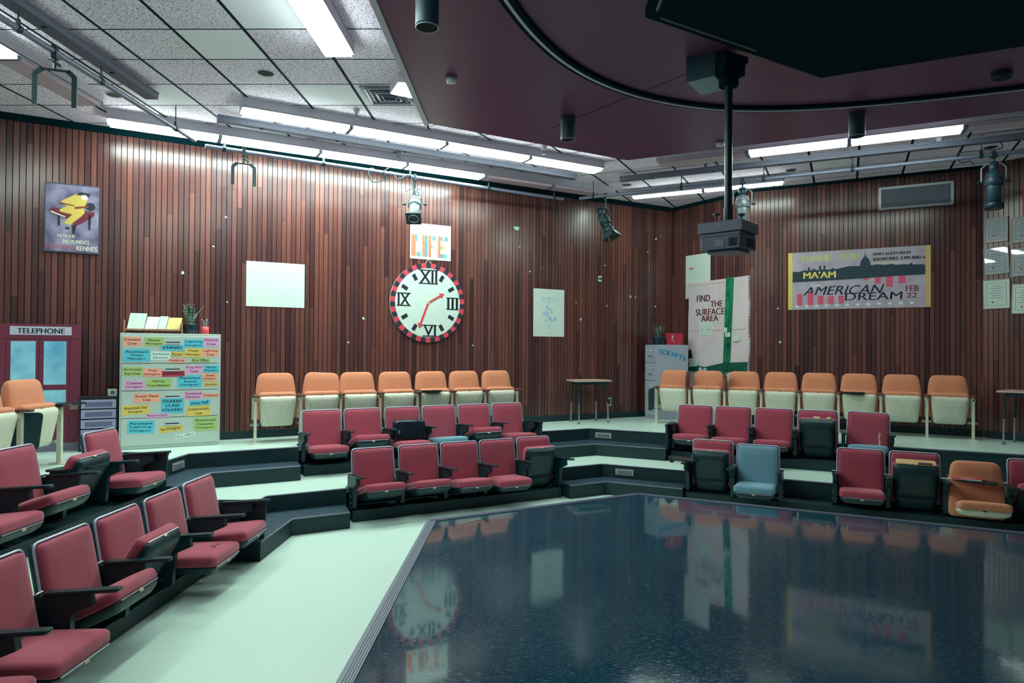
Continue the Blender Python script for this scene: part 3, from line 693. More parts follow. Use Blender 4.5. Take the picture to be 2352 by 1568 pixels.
# cylinder downlights, detectors, sprinklers, recessed cans, air diffuser
for (x, y, lb, L_) in [(-.70, 4.70, 'black cylinder downlight at the top, near the bright fixture', .36), (.49, 7.55, 'black cylinder downlight under the maroon ceiling, left of the projector pole', .26), (3.68, 7.42, 'black cylinder downlight under the maroon ceiling in front of the right lit fixture', .26), (4.49, 6.33, 'dim black downlight near the black overhead panel on the right', .06)]:
    o = thing('cylinder_downlight', lb, 'downlight', (x, y, 4.6195), 0, 'cylinder downlights of the maroon ceiling')
    mb = MB(); mb.lathe([(.062, -L_), (.082, -L_), (.084, -L_ + .02), (.084, 0)], 28); mb.build('housing', SHELL if L_ > .1 else BLACK, o)
    mb = MB(); mb.cyl((0, 0, -L_ - .002), (0, 0, -L_ + .001), .072, seg=28); mb.build('aperture', DARKHOLE, o)
    if L_ > .1:
        mb = MB(); mb.tube([(.08 * math.cos(k * PI / 14), .08 * math.sin(k * PI / 14), -L_) for k in range(28)], .0035, 6, True); mb.build('rim', RIM, o)
for (x, y, lb) in [(-.72, 6.44, 'round smoke detector on the maroon ceiling near the air diffuser'), (2.48, 8.46, 'round smoke detector on the maroon ceiling beside the projector pole')]:
    o = thing('smoke_detector', lb, 'smoke detector', (x, y, 4.6195), 0, 'smoke detectors')
    mb = MB(); mb.lathe([(.03, -.06), (.045, -.055), (.05, -.03), (.05, -.018)], 20); mb.build('sensor', FIXT, o)
    mb = MB(); mb.lathe([(.058, -.018), (.06, -.01), (.06, 0)], 20); mb.build('base', GREYPAINT, o)
for (x, y, lb) in [(-1.97, 7.72, 'sprinkler head on the tile ceiling beside the air diffuser'), (.26, 9.13, 'sprinkler head on the ceiling between the maroon edge and the long lit fixture'), (3.24, 11.5, 'sprinkler head on the ceiling near the right wall corner'), (5.42, 8.78, 'sprinkler head on the ceiling beyond the right lit fixture')]:
    o = thing('sprinkler_head', lb, 'sprinkler', (x, y, CE - .001), 0, 'sprinkler heads')
    mb = MB(); mb.lathe([(.018, -.055), (.024, -.05), (.045, -.004), (.045, 0)], 16); mb.build('cup', FIXT, o)
    mb = MB(); mb.lathe([(.022, -.112), (.022, -.108), (.006, -.104), (.010, -.055)], 12); mb.build('deflector', GREYPAINT, o)
for (x, y, lb) in [(-2.64, 6.7, 'dark recessed hole in the tile ceiling left of the bright fixture'), (-4.56, 7.28, 'dark recessed hole in the ceiling beside the left pipe'), (1.73, 11.27, 'dark recessed hole in the ceiling near the end of the right channel'), (4.11, 10.32, 'dark recessed hole in the ceiling above the skyline banner'), (6.34, 9.15, 'dark recessed hole in the ceiling near the right edge')]:
    o = thing('recessed_downlight', lb, 'downlight', (x, y, CE - .001), 0, 'recessed ceiling holes')
    mb = MB(); mb.cyl((0, 0, -.004), (0, 0, 0), .078, seg=24); mb.build('aperture', DARKHOLE, o)
    mb = MB(); mb.tube([(.082 * math.cos(k * PI / 12), .082 * math.sin(k * PI / 12), -.002) for k in range(24)], .005, 6, True); mb.build('rim', FIXT, o)
o = thing('air_diffuser', 'square louvred air diffuser in the tile ceiling by the maroon edge', 'air vent', (-1.5, 7.29, CE - .003))
mb = MB(); mb.box(-.27, -.26, -.012, .24, .26, 0); mb.build('flange', PIPE, o)
for k in range(4):
    s = .22 - k * .052; mb = MB(); mb.tube([(-s, -s, -.014 - k * .004), (s, -s, -.014 - k * .004), (s, s, -.014 - k * .004), (-s, s, -.014 - k * .004)], .012, 4, True); mb.build('louvre', GREYPAINT if k % 2 else RIM, o)

# ------------------------------------------------------------------ stage spotlights and yokes
ALU = mat('brushed_aluminium', rgb(136, 146, 152), .42, .4, noise=.1, nscale=30)
def spotlight(label, px, py, drop, tilt, az, body, L_=.42, rr=.095, frame=True, dark=False, dim=False):
    """hung from a pipe at z 4.5; the lamp barrel pivots in a yoke"""
    o = thing('stage_spotlight', label, 'stage light', (px, py, 4.5), az, 'stage spotlights')
    mb = MB(); mb.box(-.02, -.035, -.05, .02, .035, .04); mb.cyl((0, 0, -.05), (0, 0, -drop), .014, seg=8); mb.cyl((-.045, .0, -.03), (.045, 0, -.03), .01, seg=8); mb.build('clamp', BLACK, o)
    w = rr + .035; z0 = -drop; P = [(-w, 0, z0 - .24), (-w, 0, z0 - .05), (-w + .05, 0, z0), (w - .05, 0, z0), (w, 0, z0 - .05), (w, 0, z0 - .24)]
    mb = MB(); mb.tube(P, .010, 8); y = mb.build('yoke', ALU if not dark else BLACK, o)
    for s in (-1, 1):
        mb = MB(); mb.cyl((s * w, 0, z0 - .23), (s * (w + .05), 0, z0 - .23), .016, seg=10); mb.build('knob', BLACK, y)
    M = Matrix.Translation((0, 0, z0 - .23)) @ Matrix.Rotation(-tilt, 4, 'X')
    mb = MB(); mb.lathe([(.045, .25), (.052, .25), (.052, .13), (.03, .125)], 18, 0, M); mb.build('cap', SHELL if not dark else BLACK, o)
    mb = MB(); mb.lathe([(.05, .135), (.075, .12), (rr, .06), (rr + .006, .0), (rr + .006, -.05), (rr - .012, -.055)], 24, 0, M)
    for k in range(3): mb.tube([M @ Vector(((rr + .004) * math.cos(q * PI / 12), (rr + .004) * math.sin(q * PI / 12), .05 - k * .03)) for q in range(24)], .006, 6, True)
    mb.build('lamp_housing', SHELL if dim else ALU if not dark else BLACK, o)
    mb = MB(); mb.lathe([(rr - .016, -.05), (rr - .016, -L_ + .12), (rr - .03, -L_ + .12), (rr - .03, -L_ + .16)], 24, 0, M); mb.build('barrel', body, o)
    if frame:
        mb = MB(); s = rr + .012; mb.box(-s, -s, -L_ + .10, s, s, -L_ + .12, 0, M); f = mb.build('gel_frame', BLACK, o)
        mb = MB(); mb.lathe([(.0, -L_ + .098), (rr - .03, -L_ + .098), (rr - .028, -L_ + .1001)], 24, 0, M); mb.build('lens', mat('dark_lens', rgb(20, 44, 54), .15), f)
        mb = MB(); mb.tube([M @ Vector(((rr - .025) * math.cos(q * PI / 14), (rr - .025) * math.sin(q * PI / 14), -L_ + .098)) for q in range(28)], .004, 6, True); mb.build('lens_ring', RIM, f)
    else:
        mb = MB(); mb.lathe([(rr + .004, -L_ + .14), (rr + .010, -L_ + .13), (rr + .010, -L_ + .07), (rr - .02, -L_ + .07)], 24, 0, M); mb.build('lens_hood', BLACK, o)
        if dark:
            for k in range(4):
                A_ = Matrix.Rotation(k * PI / 2, 4, 'Z'); mb = MB(); mb.add([(-.07, rr, -L_ + .08), (.07, rr, -L_ + .08), (.09, rr + .05, -L_ - .03), (-.09, rr + .05, -L_ - .03), (-.07, rr + .004, -L_ + .08), (.07, rr + .004, -L_ + .08), (.09, rr + .054, -L_ - .03), (-.09, rr + .054, -L_ - .03)], [(0, 1, 2, 3), (7, 6, 5, 4), (0, 4, 5, 1), (1, 5, 6, 2), (2, 6, 7, 3), (3, 7, 4, 0)], 0, False, M @ A_); mb.build('barn_door', BLACK, o)
    return o
p = on_pipe1(.514); spotlight('silver spotlight with a square gel frame hung in front of the word poster', p[0], p[1], .17, R(38), R(4), ALU)
p = on_pipe2(.359); spotlight('silver spotlight hanging straight down beside the projector pole', p[0], p[1], .12, R(4), R(-20), ALU, frame=False)
p = on_pipe2(.063); spotlight('small black spotlight with barn doors near the room corner', p[0], p[1], .20, R(25), R(55), BLACK, L_=.27, rr=.08, frame=False, dark=True)
p = on_pipe2(.781); spotlight('shadowed spotlight hanging above the framed certificates', p[0], p[1], .12, R(3), R(-25), SHELL, frame=False, dim=True)  # slate body and housing paint in the shade this lamp hangs in
def empty_yoke(label, px, py, az, s=1.0):
    o = thing('empty_yoke', label, 'yoke', (px, py, 4.5), az, 'empty lamp yokes on pipes')
    mb = MB(); mb.box(-.02, -.04, -.06, .02, .035, .045); mb.cyl((0, 0, -.05), (0, 0, -.16), .012, seg=8); mb.cyl((.0, -.06, -.1), (.06, -.06, -.14), .01, seg=8); mb.build('clamp', BLACK, o)
    w = .145 * s; P = [(-w, 0, -.16 - .30 * s), (-w, 0, -.20), (-w + .05, 0, -.155), (w - .05, 0, -.155), (w, 0, -.20), (w, 0, -.16 - .30 * s)]
    mb = MB()
    for a, c in zip(P[:-1], P[1:]):
        d = Vector(c) - Vector(a); M = Matrix.Translation(a) @ d.to_track_quat('X', 'Y').to_matrix().to_4x4(); mb.box(-.004, -.004 if abs(d.z) < .01 else -.02, -.02 if abs(d.z) < .01 else -.004, d.length + .004, .004 if abs(d.z) < .01 else .02, .02 if abs(d.z) < .01 else .004, 0, M)
    mb.build('bracket', BLACK, o)
    return o
empty_yoke('empty black yoke hanging from the left pipe', -4.035, 5.62, R(20))
p = on_pipe1(.083); empty_yoke('thin empty yoke hanging from the pipe over the wood panelling', p[0], p[1], R(25), .9)

def cable(label, path, r=.007, m=BLACK, name='power_cable', group=None, plug=None):
    mb = MB(); mb.tube(smooth_path(path, 5), r, 6); o = mb.build(name, m); tag(o, label, 'cable', group)
    if plug:
        q = MB(); q.box(plug[0] - .025, plug[1] - .025, plug[2] - .05, plug[0] + .025, plug[1] + .025, plug[2] + .03); q.build('plug', BLACK, o)
    return o
a1 = NT(AB, -8.60, 3.00); a2 = Vector(on_pipe1(.395)); a3 = Vector(on_pipe1(.43)); a4 = Vector(on_pipe1(.468)); a5 = Vector(on_pipe1(.50))
cable('black power cable looping from the wiring channel over the pipe to the silver spotlight', [(a1.x, a1.y, 4.62), (a1.x, a1.y + .02, 4.5), (a3.x + .02, a3.y - .16, 4.48), (a3.x, a3.y - .04, 4.40), (a2.x + .02, a2.y - .05, 4.33), (a2.x - .04, a2.y - .05, 4.46), (a2.x, a2.y - .01, 4.535), (a2.x + .1, a2.y + .05, 4.47), (a4.x - .1, a4.y - .05, 4.53), (a4.x, a4.y - .06, 4.42), (a5.x, a5.y - .04, 4.52), (a5.x + .04, a5.y - .05, 4.36), (a5.x + .1, a5.y - .03, 4.20)], plug=(a1.x, a1.y, 4.61))
q = NT(AB, WALL_N + .035, 7.31); q2 = Vector(on_pipe2(.063))
cable('thin black cord hanging down the panelled wall to a socket', [(q2.x - .02, q2.y, 4.12), (q.x, q.y, 4.02), (q.x - .02, q.y, 3.85), (q.x + .01, q.y, 3.65), (q.x, q.y, 3.46), (q.x, q.y, 3.34)], .006)
p = NT(AC, -9.95, 1.95); q = Vector(on_pipe2(.725))
cable('short black power cable from the right wiring channel to the pipe', [(6.0, 8.48, 4.63), (6.0, 8.5, 4.55), (q.x + .02, q.y - .04, 4.56), (q.x + .05, q.y - .03, 4.44), (q.x + .15, q.y - .05, 4.45), (q.x + .2, q.y - .06, 4.40)], .007)

# ------------------------------------------------------------------ projector on its ceiling pole
pj = thing('projector', 'dark projector under a square plate on a ceiling pole', 'projector', (1.80, 5.90, 4.565))
mb = MB(); mb.box(-.13, -.10, -.06, .13, .10, 0, 0, Matrix.Rotation(R(28), 4, 'Z')); mb.prism(rpoly([(-.12, -.09), (.12, -.09), (.12, .09), (-.12, .09)], .03), -.16, -.06, 0, None, Matrix.Rotation(R(28), 4, 'Z')); mb.prism(disc(0, 0, .085, 16), -.25, -.15); mb.build('ceiling_bracket', VOIDBLACK, pj)
mb = MB(); mb.cyl((0, 0, -.2), (0, 0, -1.37), .034, seg=20); mb.cyl((0, 0, -1.33), (0, 0, -1.47), .042, seg=20); mb.build('pole', mat('black_satin_pole', rgb(18, 40, 48), .3), pj)
MR = Matrix.Rotation(R(49), 4, 'Z')
mb = MB(); mb.box(-.18, -.20, -1.565, .18, .20, -1.47, 0, MR); mb.build('mounting_plate', mat('grey_mount', rgb(92, 94, 112), .45), pj, bevel=.004)
mb = MB(); mb.box(-.165, -.18, -1.60, .165, .18, -1.566, 0, MR); mb.prism(rpoly(rect(-.165, -.19, .165, .19), .03), -1.71, -1.60, 0, None, MR); mb.prism(rpoly(rect(-.13, -.15, .13, .15), .05), -1.735, -1.71, 0, None, MR)
bd_ = mb.build('projector_body', mat('projector_plastic', rgb(70, 78, 96), .4), pj, bevel=.006)
mb = MB()
for k in range(5): mb.box(-.171, -.15, -1.69 + k * .015, -.164, -.08, -1.682 + k * .015, 0, MR); mb.box(-.05, -.196, -1.69 + k * .015, .10, -.189, -1.682 + k * .015, 0, MR)
mb.build('cooling_grille', DARKHOLE, bd_)
mb = MB(); mb.box(-.171, -.04, -1.69, -.1645, .05, -1.63, 0, MR); mb.build('connector_panel', GREYPAINT, bd_)
for s in (-1, 1):
    mb = MB(); mb.cyl((.11 * s, -.02, -1.47), (.11 * s, -.02, -1.40), .008, seg=8); mb.cyl((.11 * s, -.02, -1.40), (.11 * s, -.02, -1.385), .03, seg=12); mb.build('adjusting_knob', BLACK, pj)
bx = thing('ceiling_speaker_box', 'grey box fixed under the maroon ceiling behind the projector pole', 'speaker', (1.66, 6.12, 4.40), R(-36))
mb = MB(); mb.box(-.11, -.20, 0, .16, .17, .2195); mb.build('cabinet', mat('slate_box', rgb(44, 78, 90), .5), bx, bevel=.004)
mb = MB(); mb.box(-.10, -.19, -.008, .15, .16, .0); mb.build('grille', mat('pale_speaker_cloth', rgb(150, 166, 178), .8, noise=.3, nscale=200), bx)
mb = MB(); mb.box(-.116, -.05, .06, -.109, -.035, .2); mb.cyl((-.112, .02, .07), (-.118, .02, .07), .012, seg=10); mb.build('latch', BLACK, bx)

# ------------------------------------------------------------------ louvred step vents in the risers
def step_vent(label, p, ang, z, w=.26, h=.085):
    o = thing('step_vent', label, 'vent', (p.x, p.y, z), R(90 - ang), 'louvred vents set in the step risers')
    mb = MB(); mb.plate(rect(-w / 2, -h / 2, w / 2, h / 2), -.008, 0); mb.build('frame', SILVER, o, bevel=.003)
    mb = MB(); mb.plate(rect(-w / 2 + .03, -h / 2 + .016, w / 2 - .03, h / 2 - .016), -.010, -.0081); mb.build('opening', BLACK, o)
    for k in range(4):
        z_ = -h / 2 + .024 + k * .013; mb = MB(); mb.box(-w / 2 + .03, -.016, z_, w / 2 - .03, -.0101, z_ + .006); mb.build('louvre', SILVER, o)
step_vent('silver louvred vent in the upper riser of the far corner steps', NT(AC, C_TOP + .001, -3.28), AC, .615)
step_vent('silver louvred vent in the lower riser of the far corner steps', NT(AC, C_MID + .001, -2.62), AC, .265)
step_vent('silver louvred vent in the upper riser in front of the labelled cabinet', Vector((A_TOP + .001, 7.60)), 0, .615)
step_vent('silver louvred vent in the lower riser beside the left bank end', Vector((A_MID + .001, 7.12)), 0, .262, .16)

# ------------------------------------------------------------------ things on the clock wall (x along the wall, -y into the room)
def wall_thing(name, label, cat, t, z, off=.018, group=None, wall='L'):
    if wall == 'L': p = on_left(t, z, off); rz = RZL
    else:
        O, d = {'B': (P1, P2 - P1), 'R': (P2, P3 - P2), 'F': (P3, P4 - P3)}[wall]; u = d.normalized(); n = Vector((u.y, -u.x))
        q = O + u * t + n * off; p = (q.x, q.y, z); rz = rz_of(d)
    return thing(name, label, cat, p, rz, group)
def sheet(o, w, h, m, name='paper', th=.004, pts=None):
    mb = MB(); mb.plate(pts or rect(-w / 2, -h / 2, w / 2, h / 2), -th, 0); return mb.build(name, m, o)
def flat(o, shapes, m, name, y=-.0052, th=.0012, parent=None):
    mb = MB()
    for pts in shapes: mb.plate(pts, y - th, y)
    return mb.build(name, m, parent or o)

# music poster: plain figure at a grand piano, in the poster's own colours
o = wall_thing('music_poster', 'framed music poster with a yellow figure and red piano on the left panelling', 'poster', -.78, 3.56, .018)
mb = MB(); mb.plate(rect(-.285, -.425, .285, .425), -.022, 0); mb.build('backing_board', paint('poster_edge', 70, 72, 96), o)
sheet_o = MB(); sheet_o.plate(rect(-.275, -.41, .275, .41), -.024, -.0221); sheet_o.build('print', mat('poster_lavender', rgb(138, 132, 160), .5, noise=.45, nscale=5, col2=rgb(66, 62, 92)), o)
Y = -.0245
PR = paint('piano_red', 104, 30, 48, .5); PK = paint('piano_dark', 40, 20, 34, .5); YEL = paint('costume_yellow', 206, 178, 84); SKINW = paint('face_white', 232, 226, 206)
flat(o, [[(-.235, .055), (-.07, .0), (.0, -.03), (.02, -.10), (.10, -.055), (.235, .055), (.235, .10), (.12, .105), (-.12, .11), (-.20, .12), (-.235, .09)]], PR, 'piano_picture', Y)
flat(o, [[(-.225, .06), (-.07, .005), (-.075, .018), (-.22, .075)]], SKINW, 'keyboard_picture', Y - .0012, .0006)
flat(o, [rect(-.15, -.10, -.125, .03), [(.005, -.19), (.03, -.19), (.045, -.08), (-.005, -.08)], [(.17, -.13), (.19, -.13), (.20, .06), (.165, .06)], rect(-.07, -.14, -.03, -.11)], PK, 'piano_leg_picture', Y)
flat(o, [[(-.13, .075), (-.06, .06), (.0, .05), (-.09, -.06), (-.03, -.09), (.05, -.01), (.09, .03), (.13, .08), (.12, .13), (.15, .23), (.17, .27), (.10, .29), (.04, .31), (-.05, .25), (-.12, .20), (-.10, .17), (-.06, .14), (-.13, .10)]], YEL, 'figure_picture', Y - .0014, .0006)
flat(o, [disc(.125, .275, .034, 14)], SKINW, 'face_picture', Y - .0022, .0006)
flat(o, [[(.04, .29), (.075, .335), (.19, .325), (.165, .275), (.14, .305), (.08, .30)]], INK, 'hat_picture', Y - .003, .0006)
flat(o, [disc(.19, .165, .05, 16)], INK, 'instrument_picture', Y - .003, .0006)
flat(o, [[(.03, .12), (.17, .155), (.165, .175), (.02, .145)], [(-.13, .17), (.02, .155), (.02, .165), (-.13, .19)]], paint('instrument_brown', 128, 62, 48), 'violin_picture', Y - .0038, .0006)
lettering(o, 'MUSIQUE', -.15, -.25, .03, -.205, Y - .001, SKINW, .001); lettering(o, 'INSTRUMENTS', -.095, -.315, .18, -.265, Y - .001, SKINW, .001)
lettering(o, 'BOSSARD-BONNEL', -.265, -.385, .035, -.335, Y - .001, paint('poster_pink', 172, 66, 92)); lettering(o, 'RENNES', .05, -.395, .265, -.335, Y - .001, SKINW, .0015)

o = wall_thing('paper_sheet', 'large blank-looking white sheet with faint writing on the clock wall', 'paper', 1.645, 2.866, .018)
sheet(o, .79, .63, PAPER)
mb = MB()
for (w, zz) in ((.5, .18), (.3, .05), (.24, .0), (.42, -.06)):
    for k in range(int(w / .035)): mb.plate(rect(-w / 2 + k * .035 - .02, zz, -w / 2 + k * .035 + .004, zz + .018), -.0052, -.0041)
mb.build('faint_writing', paint('very_faint_pencil', 206, 224, 216), o)

o = wall_thing('word_poster', 'white poster with LIFE in coloured striped letters above the clock', 'poster', 3.99, 3.67, .018)
sheet(o, .695, .565, PAPER)
LC = {'o': paint('crayon_orange', 226, 122, 86), 'b': paint('crayon_blue', 96, 142, 178), 'y': paint('crayon_yellow', 226, 206, 104), 'g': paint('crayon_teal', 104, 178, 164), 'r': paint('crayon_red', 206, 84, 72)}
def blocks(name, lst):
    ms = list(LC.values()); ks = list(LC.keys()); mb = MB()
    for k, x0, z0, x1, z1 in lst: mb.plate(rect(x0, z0, x1, z1), -.0055, -.0041, ks.index(k))
    mb.build(name, ms, o)
zt, zb = .10, -.24
blocks('letter_l', [('o', -.325, zb, -.255, zt), ('b', -.255, zt - .11, -.225, zt), ('y', -.255, zb, -.235, zb + .07), ('b', -.235, zb, -.195, zb + .07), ('g', -.195, zb, -.165, zb + .07)])
blocks('letter_i', [('o', -.145, zb, -.10, zt), ('b', -.10, zb, -.055, zt), ('y', -.117, zb + .02, -.10, zt)])
blocks('letter_f', [('o', -.04, zb, .005, zt), ('y', .005, zt - .07, .03, zt), ('b', .03, zt - .07, .06, zt), ('g', .06, zt - .07, .09, zt), ('b', .005, -.10, .03, -.05), ('y', .03, -.10, .06, -.05)])
blocks('letter_e', [('o', .12, zb, .165, zt), ('b', .165, zt - .07, .20, zt), ('y', .20, zt - .07, .235, zt), ('b', .235, zt - .07, .29, zt), ('g', .165, -.11, .20, -.05), ('y', .20, -.11, .25, -.05), ('b', .165, zb, .21, zb + .06), ('g', .21, zb, .275, zb + .06)])

o = wall_thing('wall_clock', 'large handmade round clock with red and black block rim and roman numerals', 'clock', 3.945, 2.70, .018)
RC = .625
mb = MB(); mb.plate(disc(0, 0, RC, 64), -.025, 0); mb.build('backing_disc', PAPER, o)
NB = 46; mb = MB()
for k in range(NB):
    a0, a1 = 2 * PI * k / NB, 2 * PI * (k + 1) / NB
    mb.plate([(r_ * math.cos(a_), r_ * math.sin(a_)) for r_, a_ in ((RC - .075, a0), (RC + .002, a0), (RC + .002, (a0 + a1) / 2), (RC + .002, a1), (RC - .075, a1))], -.029, -.0251, k % 2)
mb.build('block_rim', [paint('rim_red', 196, 60, 76), paint('rim_black', 24, 32, 44)], o)
mb = MB(); mb.plate(disc(0, 0, RC - .08, 64), -.0275, -.0251); mb.build('dial', PAPER, o)
for s_, x, z, w, h in (('XII', .0, .41, .29, .20), ('III', .42, .0, .18, .17), ('VI', .03, -.44, .20, .16), ('IX', -.405, .04, .19, .18)):
    mb = MB(); add_text(mb, s_, x - w / 2, z - h / 2, x + w / 2, z + h / 2, -.0277, .005)
    mb.plate(rect(x - w / 2 - .02, z + h / 2 - .004, x + w / 2 + .02, z + h / 2 + .014), -.0295, -.0277); mb.plate(rect(x - w / 2 - .02, z - h / 2 - .014, x + w / 2 + .02, z - h / 2 + .004), -.0295, -.0277)
    mb.build('numeral', INK, o)
for k in (1, 2, 4, 5, 7, 8, 10, 11):
    a_ = PI / 2 - k * PI / 6; M = Matrix.Rotation(-(a_), 4, 'Y'); mb = MB(); mb.plate(rect(.40, -.03, .505, .03), -.0295, -.0277, 0, M); mb.build('tick', INK, o)
HR = paint('hand_red', 206, 60, 66)
for nm, a_, L_ in (('hour_hand', 30, .31), ('minute_hand', 249, .43)):
    M = Matrix.Rotation(-R(a_), 4, 'Y'); mb = MB(); mb.plate([(-.02, -.016), (L_ - .07, -.016), (L_ - .075, -.048), (L_, 0), (L_ - .075, .048), (L_ - .07, .016), (-.02, .016)], -.034, -.030, 0, M); mb.build(nm, HR, o)
mb = MB(); mb.plate(disc(0, 0, .016, 14), -.037, -.0345); mb.build('pin', PAPER, o)
mb = MB(); mb.tube([(-.06, -.012, RC - .02), (0, -.012, RC + .065), (.06, -.012, RC - .02)], .004, 6); mb.build('hanging_string', PAPER, o)

o = wall_thing('map_poster', 'white poster with faint blue lettering and a pale blue blot right of the clock', 'poster', 6.215, 2.615, .018)
sheet(o, .635, .83, PAPER); PB = paint('pale_blue_print', 150, 176, 206)
lettering(o, 'Plauche Nkakame', -.17, .24, .22, .275, -.0046, PB); lettering(o, 'donauschule Afrotino 4', -.17, .20, .20, .225, -.0046, PB)
rs = random.Random(3); mb = MB()
for k in range(26):
    x, z = rs.gauss(0, .05), rs.gauss(-.04, .09); x += -.25 * (z + .04) * 0 + (.03 if z < -.05 else -.02); r_ = rs.uniform(.008, .028); mb.plate(disc(x, z, r_, 8), -.0052 - k * 2e-5, -.0041)
mb.build('blue_blot', PB, o)
flat(o, [rect(-.28, -.36, .28, -.355), rect(-.28, .35, .28, .355), rect(-.28, -.36, -.275, .35), rect(.275, -.36, .28, .35)] + [rect(-.08, -.20 - .03 * k, .08, -.193 - .03 * k) for k in range(4)], FAINT, 'faint_border', -.0041)
o = wall_thing('wall_socket', 'small white socket high on the panelling under the hanging cord', 'socket', 7.31, 3.275, .018)
mb = MB(); mb.plate(rect(-.035, -.05, .035, .05), -.012, 0); mb.build('cover_plate', PAPER, o, bevel=.004); mb = MB(); mb.plate(rect(-.03, -.02, .03, .02), -.016, -.0121); mb.build('receptacle', BLACK, o)
o = wall_thing('wall_socket', 'low wall socket behind the small desk', 'socket', 7.53, 1.02, .018)
mb = MB(); mb.plate(rect(-.05, -.075, .05, .075), -.012, 0); mb.build('cover_plate', SILVER, o, bevel=.004); mb = MB(); mb.plate(rect(-.025, -.05, .025, .05), -.016, -.0121); mb.build('receptacle', BLACK, o)
rs = random.Random(11)
SCR = [('L', rs.uniform(.2, 8.8), rs.uniform(1.9, 4.2)) for k in range(30)] + [('R', rs.uniform(.2, 3.1), rs.uniform(2.0, 4.1)) for k in range(6)]
for w_, t_, z_ in SCR:
    if w_ == 'L' and (1.1 < t_ < 2.2 and z_ < 3.3 or 3.2 < t_ < 4.7 or 5.8 < t_ < 6.6 and z_ < 3.1 or -.3 < t_ < 1.0 and z_ < 2.6): continue
    if w_ == 'R' and z_ < 3.7 and .5 < t_: continue
    o = wall_thing('tape_scrap', 'torn white scrap of tape left on the wood panelling', 'tape scrap', t_, z_, .0165, 'tape scraps on the panelling', w_)
    mb = MB(); s_ = rs.uniform(.012, .026); mb.plate([(-s_, -s_ * .6), (s_ * .8, -s_ * .7), (s_, s_ * .5), (-s_ * .3, s_ * .7)], -.003, 0, 0, Matrix.Rotation(rs.uniform(0, 3), 4, 'Y')); mb.build('scrap', PAPER, o)
o = wall_thing('paper_scrap', 'larger green-white torn paper scrap on the panelling left of the black spotlight', 'paper scrap', 5.55, 4.03, .0165)
mb = MB(); mb.plate([(-.06, .03), (.06, .035), (.05, -.02), (.0, -.03), (-.03, -.012)], -.003, 0); mb.build('scrap', paint('mint_paper', 170, 214, 186), o)

# telephone booth panel
o = wall_thing('telephone_booth_panel', 'maroon painted telephone booth panel standing against the left wall', 'stage flat', -1.10, 4 * RS + .002, .17)
BM = mat('booth_maroon', rgb(118, 42, 66), .5, noise=.25, nscale=70)
mb = MB(); mb.plate(rect(-.44, .10, .44, 1.525), -.06, .0); mb.build('panel', BM, o, bevel=.003)
mb = MB(); mb.plate(rect(-.44, 0, .44, .099), -.055, .0); mb.build('plinth', mat('speckled_grey', rgb(130, 126, 144), .7, noise=.4, nscale=120), o)
flat(o, [rect(-.44, 1.345, .44, 1.351), rect(-.295, .10, -.290, 1.345), rect(.02, .10, .026, 1.345), rect(.325, .10, .33, 1.345)], PK, 'panel_joint', -.0605, .0008)
sg = flat(o, [rect(-.26, 1.395, .345, 1.495)], paint('sign_lavender', 188, 186, 204), 'sign', -.0605, .004)
lettering(sg, 'TELEPHONE', -.19, 1.412, .275, 1.475, -.0648, INK, .003)
def pane(x0, z0, x1, z1):
    PN = mat('painted_glass', rgb(150, 204, 220), .35, noise=.4, nscale=3.5, col2=rgb(96, 168, 208)); flat(o, [rect(x0, z0, x1, z1)], PN, 'painted_pane', -.0605, .002)
pane(-.25, .80, -.01, 1.32); pane(.07, .80, .295, 1.32); pane(.07, .585, .295, .735); pane(-.25, .585, -.01, .735)
t_ = thing('paper_tag', 'small tan paper tag taped low on the telephone booth panel', 'paper tag', tuple(on_left(-.72, 1.24, .2345)), RZL)
mb = MB(); mb.plate([(-.05, -.03), (.04, -.03), (.055, .03), (-.05, .03)], -.003, 0); mb.build('tag', paint('tan_paper', 152, 126, 120), t_)

# plastic drawer tower and small white device
o = wall_thing('drawer_tower', 'grey plastic drawer tower with black frame between booth panel and file cabinet', 'drawer unit', -.455, 4 * RS + .001, .12)
mb = MB(); mb.box(-.20, -.30, 0, .20, 0, .03); mb.box(-.20, -.30, .625, .20, 0, .655); mb.box(-.20, -.30, 0, -.185, 0, .64); mb.box(.185, -.30, 0, .20, 0, .64); mb.box(-.19, -.02, 0, .19, 0, .64)
for k in range(4): mb.box(-.19, -.29, .145 + k * .12, .19, 0, .155 + k * .12)
mb.build('frame', mat('black_plastic', rgb(22, 26, 36), .4), o, bevel=.003)
for k in range(5):
    z_ = .034 + k * .12; mb = MB(); mb.box(-.182, -.305, z_, .182, -.03, z_ + .105); d_ = mb.build('drawer', mat('frosted_plastic', rgb(160, 156, 186), .35), o, bevel=.003)
    mb = MB(); mb.box(-.14, -.308, z_ + .022, .14, -.3051, z_ + .078); mb.build('window', mat('drawer_window_lavender', rgb(104, 102, 136), .4), d_)  # window strip in a darker lavender than the drawer around it
o = thing('tape_dispenser', 'small white device on the plastic drawer tower', 'device', tuple(on_left(-.33, 4 * RS + .657, .30)), RZL + R(15))
mb = MB(); mb.plate(rpoly(rect(-.045, 0, .05, .085), .012, 3), -.05, 0); mb.build('case', PAPER, o, bevel=.003); mb = MB(); mb.plate(disc(.0, .045, .024, 16), -.053, -.0505); mb.build('dial', GREYPAINT, o)

